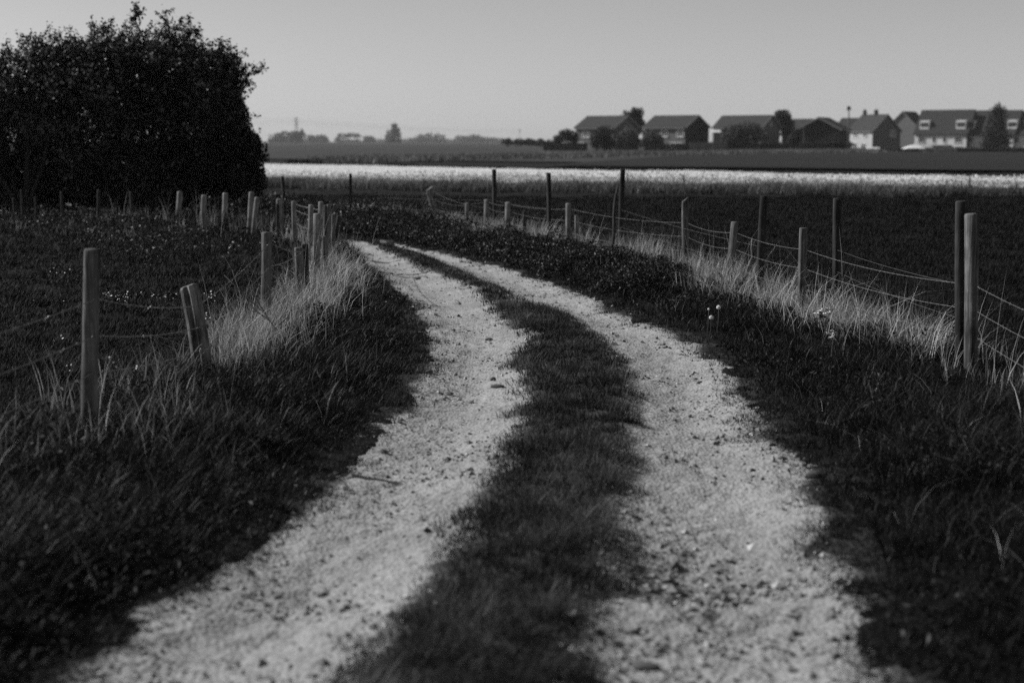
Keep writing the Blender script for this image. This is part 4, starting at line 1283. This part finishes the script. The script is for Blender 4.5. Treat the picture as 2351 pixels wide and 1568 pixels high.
def build_houses():
    house('brick_house', 'house at the open end of the row, roof half hidden by round bushes', 285, 1325, 1409, 1473, 294, 268, 38, 'right', 'brick', 'roofmid', 'brick',
          [('long', .72, 3.1, 1.6, 1.1), ('long', .85, .9, 1.4, 1.0)], trim='trimgrey')
    house('brick_house', 'house with a black windowless gable beside a pale board fence', 275, 1485, 1573, 1637, 293, 267, 38, 'right', 'brick', 'roofmid', 'brickdark_shade',  # shaded gable end, its shade put in as near-black brick
          [('long', .12, 3.2, 1.5, 1.2), ('long', .5, 3.2, 1.5, 1.2), ('long', .15, .9, 1.4, 1.1), ('long', .3, .9, 1.0, 1.1)])
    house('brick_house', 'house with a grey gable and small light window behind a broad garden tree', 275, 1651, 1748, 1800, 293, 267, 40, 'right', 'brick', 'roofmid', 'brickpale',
          [('gable', .48, 5.0, .9, .5)], trim='trimgrey')
    house('brick_house', 'house with a wide black gable turned to the fields', 270, 1838, 1928, 1975, 298, 272, 24, 'left', 'brickdark_shade', 'roof', None, [], trim='trimgrey')
    house('brick_house', 'dark low house roof with an aerial behind the black gable', 390, 1800, 1850, 1890, 296, 275, 30, 'right', 'brickdark_shade', 'roofmid', None, [])
    house('brick_house', 'low roof showing between the telegraph pole and the white-walled house', 380, 1925, 1965, 2010, 296, 273, 40, 'right', 'brickdark_shade', 'roof', None, [], chimneys=())
    house('brick_house', 'white-walled house with a plain brick gable and two chimneys', 350, 1964, 2002, 2076, 301, 265, 62, 'right', 'render', 'roofmid', 'brick',
          [('gable', .72, 3.6, 1.7, 1.5), ('long', .3, 3.4, 1.5, 1.3), ('long', .7, 3.4, 1.5, 1.3), ('long', .35, .4, 1.6, 1.5), ('long', .7, .4, 1.2, 1.7)], base_z=-1.0, chimneys=((.45, 1.1, .42), (.92, 1.1, .38)))
    house('brick_house', 'house with a pale gable and black roof slope behind the white-walled one', 430, 2042, 2112, 2160, 300, 258, 35, 'left', 'brickpale', 'roofdark', None, [], base_z=-1.0)
    w7 = [('long', .16, 2.1, 1.9, 1.5), ('long', .42, 2.1, .9, 1.4), ('long', .62, 2.1, .9, 1.4), ('long', .86, 2.1, 1.9, 1.5), ('long', .88, -.4, 1.9, 1.6), ('long', .15, -.4, 1.6, 1.5)]
    def front7(root, p, L, W, ze, zr, lng, wd, up, C, ro):
        dormers((.14, .84), 5.0, 6.9, 2.6, 0)(root, p, L, W, ze, zr, lng, wd, up, C, ro)
        mb = MB(); mb.box(p(L * .48, -1.0, .65), lng * (L * .19), wd * 1.0, up * .09); mb.obj('porch_roof', M['trimgrey'], root, C)
    house('terraced_house', 'rendered house with white dormer windows in a tall tiled roof', 385, 2120, 2218, 2240, 307, 254, 36, 'right', 'rendergrey', 'roof', 'brickdark_shade', w7, base_z=-1.4, depth=11, extra=front7, trim='roofdark')  # row gables face away from the sun; that shade is painted dark
    w8 = [('long', .85, 2.1, 1.9, 1.5), ('long', .85, -.4, 1.6, 1.5), ('long', .3, 2.1, 1.9, 1.5)]
    house('terraced_house', 'rendered terraced house half hidden by a tall dark conifer', 380, 2231, 2326, 2350, 308, 255, 36, 'right', 'rendergrey', 'roof', 'brickdark_shade', w8, base_z=-1.4, depth=11, extra=dormers((.06, .88), 5.0, 6.9, 2.4, 0), trim='roofdark')
    house('terraced_house', 'next house of the row cut off by the picture edge', 374, 2338, 2430, 2460, 308, 256, 36, 'right', 'rendergrey', 'roof', 'brickdark_shade', [('long', .85, 2.1, 1.9, 1.5)], base_z=-1.4, depth=11, trim='roofdark')

    # garden trees and bushes
    g = 'trees and bushes in the gardens'
    far_tree('garden_tree', 'tall leafy tree rising behind the house at the open end of the row', 300, [(1455, 275, 20, 22), (1462, 262, 15, 14), (1440, 268, 12, 12), (1468, 290, 14, 22)], n=2600, leaf=0.42, group=g, seed=21, mat='fartree', tint=.35)
    far_tree('garden_tree', 'dark twin-topped tree rising behind the grey gable', 312, [(1790, 268, 13, 16), (1805, 270, 14, 16), (1812, 300, 15, 26), (1800, 290, 16, 22)], n=2800, leaf=0.4, group=g, seed=22, mat='conifer', tint=.5)
    far_tree('garden_bush', 'bush left out beyond the end house against the sky', 270, [(1300, 312, 18, 15), (1282, 320, 12, 10), (1318, 318, 12, 14)], n=1500, leaf=0.36, group=g, seed=23, cat='bush', trunk=False, tint=.4)
    far_tree('garden_bush', 'dark round bush in front of the end house', 262, [(1384, 316, 26, 26), (1372, 328, 18, 16), (1398, 330, 18, 16)], n=2600, leaf=0.34, group=g, seed=24, cat='bush', mat='conifer', tint=.55)
    far_tree('garden_bush', 'paler round bush in front of the end gable', 260, [(1440, 318, 25, 24), (1425, 330, 14, 12), (1455, 330, 16, 14)], n=2400, leaf=0.34, group=g, seed=25, cat='bush', mat='paletree', tint=.4)
    far_tree('garden_bush', 'grey bush between the end house and the black gable', 262, [(1495, 318, 22, 18), (1480, 328, 16, 12), (1512, 326, 14, 14)], n=1900, leaf=0.34, group=g, seed=26, cat='bush', mat='paletree', tint=.45)
    far_tree('garden_tree', 'broad spreading garden tree with a pale top in front of the third roof', 258, [(1690, 305, 30, 20), (1715, 302, 28, 22), (1740, 312, 22, 18), (1672, 316, 22, 16), (1705, 322, 34, 18), (1728, 294, 18, 12), (1694, 295, 16, 12)], n=3600, leaf=0.36, group=g, seed=27, mat='paletree', tint=.35)
    far_tree('garden_bush', 'dim bush between the grey gable and the black gable', 262, [(1828, 318, 12, 22), (1818, 328, 12, 14)], n=1300, leaf=0.34, group=g, seed=28, cat='bush', trunk=False, tint=.4)
    far_tree('garden_bush', 'low dark bush below the telegraph pole', 258, [(1920, 332, 18, 10), (1945, 334, 16, 9), (1900, 336, 12, 8)], n=1300, leaf=0.32, group=g, seed=29, cat='bush', mat='conifer', trunk=False, tint=.6)
    far_tree('conifer_tree', 'tall dark conifer in front of the row with dormers', 330, [(2291, 268, 22, 28), (2288, 300, 26, 26), (2286, 322, 34, 26), (2300, 330, 24, 20), (2268, 332, 18, 16), (2290, 256, 13, 14)], n=4200, leaf=0.45, group=g, seed=30, mat='conifer', tint=.4)
    h = 'clipped garden hedges'
    far_tree('garden_hedge', 'low black hedge below the brick gable with chimneys', 232, [(x, 347, 9, 4.5) for x in range(1996, 2116, 10)], n=2600, leaf=0.3, group=h, seed=31, cat='hedge', mat='conifer', trunk=False, tint=.2)
    far_tree('garden_hedge', 'long black hedge in front of the rendered row', 232, [(x, 347, 10, 5) for x in range(2208, 2400, 11)], n=3600, leaf=0.3, group=h, seed=32, cat='hedge', mat='conifer', trunk=False, tint=.2)
    far_tree('garden_bush', 'pale scrubby bush at the gap between the two black hedges', 232, [(2128, 347, 14, 6), (2150, 349, 14, 5)], n=900, leaf=0.3, group=g, seed=33, cat='bush', mat='paletree', trunk=False, tint=.4)
    # garden fences
    def board_fence(label, x0, x1, yt, Y, mat, n):
        a = at(x0, yt, Y); b = at(x1, yt, Y); a[2] = b[2] = -0.2; hgt = CAMH + (325 - yt) * Y / FPX + 0.2
        dv = (b - a) / np.linalg.norm(b - a); nv = np.array([-dv[1], dv[0], 0]); up = np.array([0, 0, 1.0])
        root = empty('board_fence', a, label, 'fence', 'garden fences')
        Lf = np.linalg.norm(b - a)
        for i in range(n):
            mb = MB(); c = a + dv * Lf * (i + .5) / n
            k = 9; w = Lf / n / k
            for j in range(k):
                mb.box(c + dv * (j - (k - 1) / 2) * w + up * (hgt / 2 + .02 * random.random()) + nv * .01 * (j % 2), dv * w * .47, nv * .012, up * hgt / 2)
            mb.obj('panel', M[mat], root, c)
        for i in range(n + 1):
            mb = MB(); mb.box(a + dv * Lf * i / n + up * (hgt / 2 + .08) - nv * .08, dv * .06, nv * .06, up * (hgt / 2 + .08)); mb.obj('post', M[mat], root, a + dv * Lf * i / n)
    board_fence('pale board fence standing out between darker garden fences', 1584, 1667, 327, 255, 'fencepale', 4)
    board_fence('dark board fence below the black gable', 1480, 1582, 331, 257, 'fencedark', 5)
    board_fence('grey board fence beyond the end house', 1248, 1348, 329, 266, 'fencedark', 5)
    board_fence('dark board fence with a light rail in front of the grey gable', 1672, 1812, 330, 257, 'fencedark', 7)
    board_fence('grey board fence in front of the widest black gable', 1838, 1905, 330, 256, 'fencedark', 4)
    # pole, aerials, parasol, caravan
    b = at(1948, 352, 250); t = at(1949, 248, 250)
    root = empty('telegraph_pole', (b[0], 250, -.2), 'tall thin telegraph pole beside the white-walled house', 'pole')
    mb = MB(); mb.tube([(b[0], 250, -.4), t], [.16, .10], 8); mb.obj('pole_shaft', M['postmid'], root, (b[0], 250, -.2), True)
    mb = MB(); mb.box(t - np.array([0, 0, .35]), (.5, 0, 0), (0, .06, 0), (0, 0, .06)); mb.box(t - np.array([0, 0, .05]), (.28, 0, 0), (0, .1, 0), (0, 0, .3)); mb.obj('cross_arm', M['postdark'], root, t)
    b = at(1845, 340, 268); t = at(1845, 274, 268)
    root = empty('aerial_mast', (b[0], 268, -.2), 'thin aerial mast in front of the low dark roof', 'aerial')
    mb = MB(); mb.tube([(b[0], 268, -.3), t], .05, 6); mb.obj('mast', M['metal'], root, (b[0], 268, -.2))
    mb = MB(); 
    for q in (.1, .35, .6): mb.tube([t + np.array([-.35, 0, -q]), t + np.array([.35, .1, -q])], .03, 4)
    mb.tube([t + np.array([0, -.4, -.35]), t + np.array([0, .5, -.35])], .03, 4); mb.obj('antenna', M['metal'], root, t)
    c = at(2177, 345, 300)
    root = empty('clothes_pole', (c[0], 300, -.3), 'slim metal pole in front of the rendered wall', 'pole')
    mb = MB(); mb.tube([(c[0], 300, -.4), at(2177, 300, 300)], .04, 6); mb.obj('pole_shaft', M['metal'], root, (c[0], 300, -.3))
    c = at(2098, 340, 290)
    root = empty('garden_gazebo', (c[0], 290, -.3), 'white peaked gazebo between the brick gable and the rendered house', 'gazebo')
    w = 24 * 290 / FPX; zt = CAMH - 7 * 290 / FPX; ze = CAMH - 16 * 290 / FPX
    V = [(c[0] - w, 290 - w, ze), (c[0] + w, 290 - w, ze), (c[0] + w, 290 + w, ze), (c[0] - w, 290 + w, ze), (c[0], 290, zt)]
    V += [(x, y, z - .25) for x, y, z in V[:4]]
    mesh('canopy', V, [(0, 1, 4), (1, 2, 4), (2, 3, 4), (3, 0, 4), (0, 5, 6, 1), (1, 6, 7, 2), (2, 7, 8, 3), (3, 8, 5, 0)], M['canvas'], root, (c[0], 290, -.3))
    for sx in (-1, 1):
        for sy in (-1, 1):
            mb = MB(); mb.tube([(c[0] + sx * w * .95, 290 + sy * w * .95, -.4), (c[0] + sx * w * .95, 290 + sy * w * .95, ze)], .05, 6); mb.obj('leg', M['metal'], root, (c[0] + sx * w * .95, 290 + sy * w * .95, -.3))
    # garden shed with a white sheet-metal roof beside the black gable house
    for (xa, xb, yt, yb, Y, lab) in ((1638, 1656, 300, 306, 268, 'small outhouse with a bright white roof beside the black gable'), (1996, 2022, 340, 346, 256, 'low shed with a pale roof at the foot of the white-walled house')):
        a = at(xa, yt, Y); b_ = at(xb, yt, Y); zt = a[2]; zm = CAMH + (325 - yb) * Y / FPX
        X0, X1 = a[0], b_[0]; w = (X1 - X0)
        root = empty('garden_shed', ((X0 + X1) / 2, Y, -.2), lab, 'shed')
        mesh('wall', [(X0, Y, -.3), (X1, Y, -.3), (X1, Y + w, -.3), (X0, Y + w, -.3), (X0, Y, zm), (X1, Y, zm), (X1, Y + w, zt - .02), (X0, Y + w, zt - .02)],
             [(0, 1, 5, 4), (1, 2, 6, 5), (2, 3, 7, 6), (3, 0, 4, 7), (4, 5, 6, 7)], M['brickpale'], root, ((X0 + X1) / 2, Y, -.2))
        mesh('roof', [(X0 - .15, Y - .15, zm), (X1 + .15, Y - .15, zm), (X1 + .15, Y + w, zt), (X0 - .15, Y + w, zt), (X0 - .15, Y - .15, zm + .1), (X1 + .15, Y - .15, zm + .1), (X1 + .15, Y + w, zt + .1), (X0 - .15, Y + w, zt + .1)],
             [(3, 2, 1, 0), (4, 5, 6, 7), (0, 1, 5, 4), (1, 2, 6, 5), (2, 3, 7, 6), (3, 0, 4, 7)], M['trim'], root, ((X0 + X1) / 2, Y, -.2))


# ------------------------------------------------------------------ air, light, camera
SUN_EL, SUN_ROT = R(34), R(-73)


def build_light():
    w = bpy.data.worlds.new('World'); SC.world = w; w.use_nodes = True
    nt = w.node_tree
    bg = nt.nodes['Background']
    sky = nt.nodes.new('ShaderNodeTexSky'); sky.sky_type = 'NISHITA'; sky.sun_disc = False
    sky.sun_elevation = SUN_EL; sky.sun_rotation = SUN_ROT
    sky.air_density = 1.0; sky.dust_density = 0.3; sky.ozone_density = 1.0; sky.altitude = 0
    bw = nt.nodes.new('ShaderNodeRGBToBW')
    nt.links.new(sky.outputs[0], bw.inputs[0]); nt.links.new(bw.outputs[0], bg.inputs['Color'])
    bg.inputs['Strength'].default_value = SKY
    L = bpy.data.lights.new('sun', 'SUN'); L.energy = SUN; L.angle = R(0.5); L.color = (1, 1, 1)
    o = bpy.data.objects.new('sun', L); COL.objects.link(o)
    s = Vector((math.sin(SUN_ROT) * math.cos(SUN_EL), math.cos(SUN_ROT) * math.cos(SUN_EL), math.sin(SUN_EL)))
    o.rotation_euler = s.to_track_quat('Z', 'Y').to_euler(); o.location = (-30, 5, 30)


def build_haze(density):
    m = bpy.data.materials.new('haze_air'); m.use_nodes = True
    nt = m.node_tree
    nt.nodes.remove(nt.nodes['Principled BSDF'])
    v = nt.nodes.new('ShaderNodeVolumePrincipled'); v.inputs['Color'].default_value = g3(0.98); v.inputs['Density'].default_value = density
    nt.links.new(v.outputs[0], nt.nodes['Material Output'].inputs['Volume'])
    x, y0, y1, z0, z1 = 4300, -70, 4400, -3.5, 62
    V = [(a, b, c) for a in (-x, x) for b in (y0, y1) for c in (z0, z1)]
    o = mesh('haze', V, [(0, 1, 3, 2), (4, 6, 7, 5), (0, 4, 5, 1), (2, 3, 7, 6), (0, 2, 6, 4), (1, 5, 7, 3)], m)
    props(o, 'thin summer haze lying over the fields', 'haze', kind='stuff')


def build_camera():
    c = bpy.data.cameras.new('camera'); o = bpy.data.objects.new('camera', c); COL.objects.link(o)
    c.sensor_width = 36; c.sensor_fit = 'HORIZONTAL'; c.lens = 36 * FPX / 2351; c.clip_end = 12000; c.clip_start = 0.1
    o.location = (0, 0, CAMH); o.rotation_euler = (math.pi / 2 - PITCH, 0, 0)
    c.dof.use_dof = True; c.dof.focus_distance = 12.3; c.dof.aperture_fstop = 1.7
    SC.camera = o


SKY, SUN = 0.073, 4.9
HAZE = 0.0001

build_ground(); build_track(); build_fences(); build_grass(); build_stones(); build_hawthorns(); build_flowers(); build_far(); build_horizon(); build_houses()
if HAZE: build_haze(HAZE)
build_light(); build_camera()
vs = SC.view_settings
vs.view_transform = 'Standard'; vs.look = 'None'; vs.gamma = 1; vs.exposure = 0.12; vs.use_curve_mapping = False
SC.cycles.use_denoising = False; SC.cycles.max_bounces = 6; SC.cycles.diffuse_bounces = 3; SC.cycles.transmission_bounces = 3; SC.cycles.volume_bounces = 0
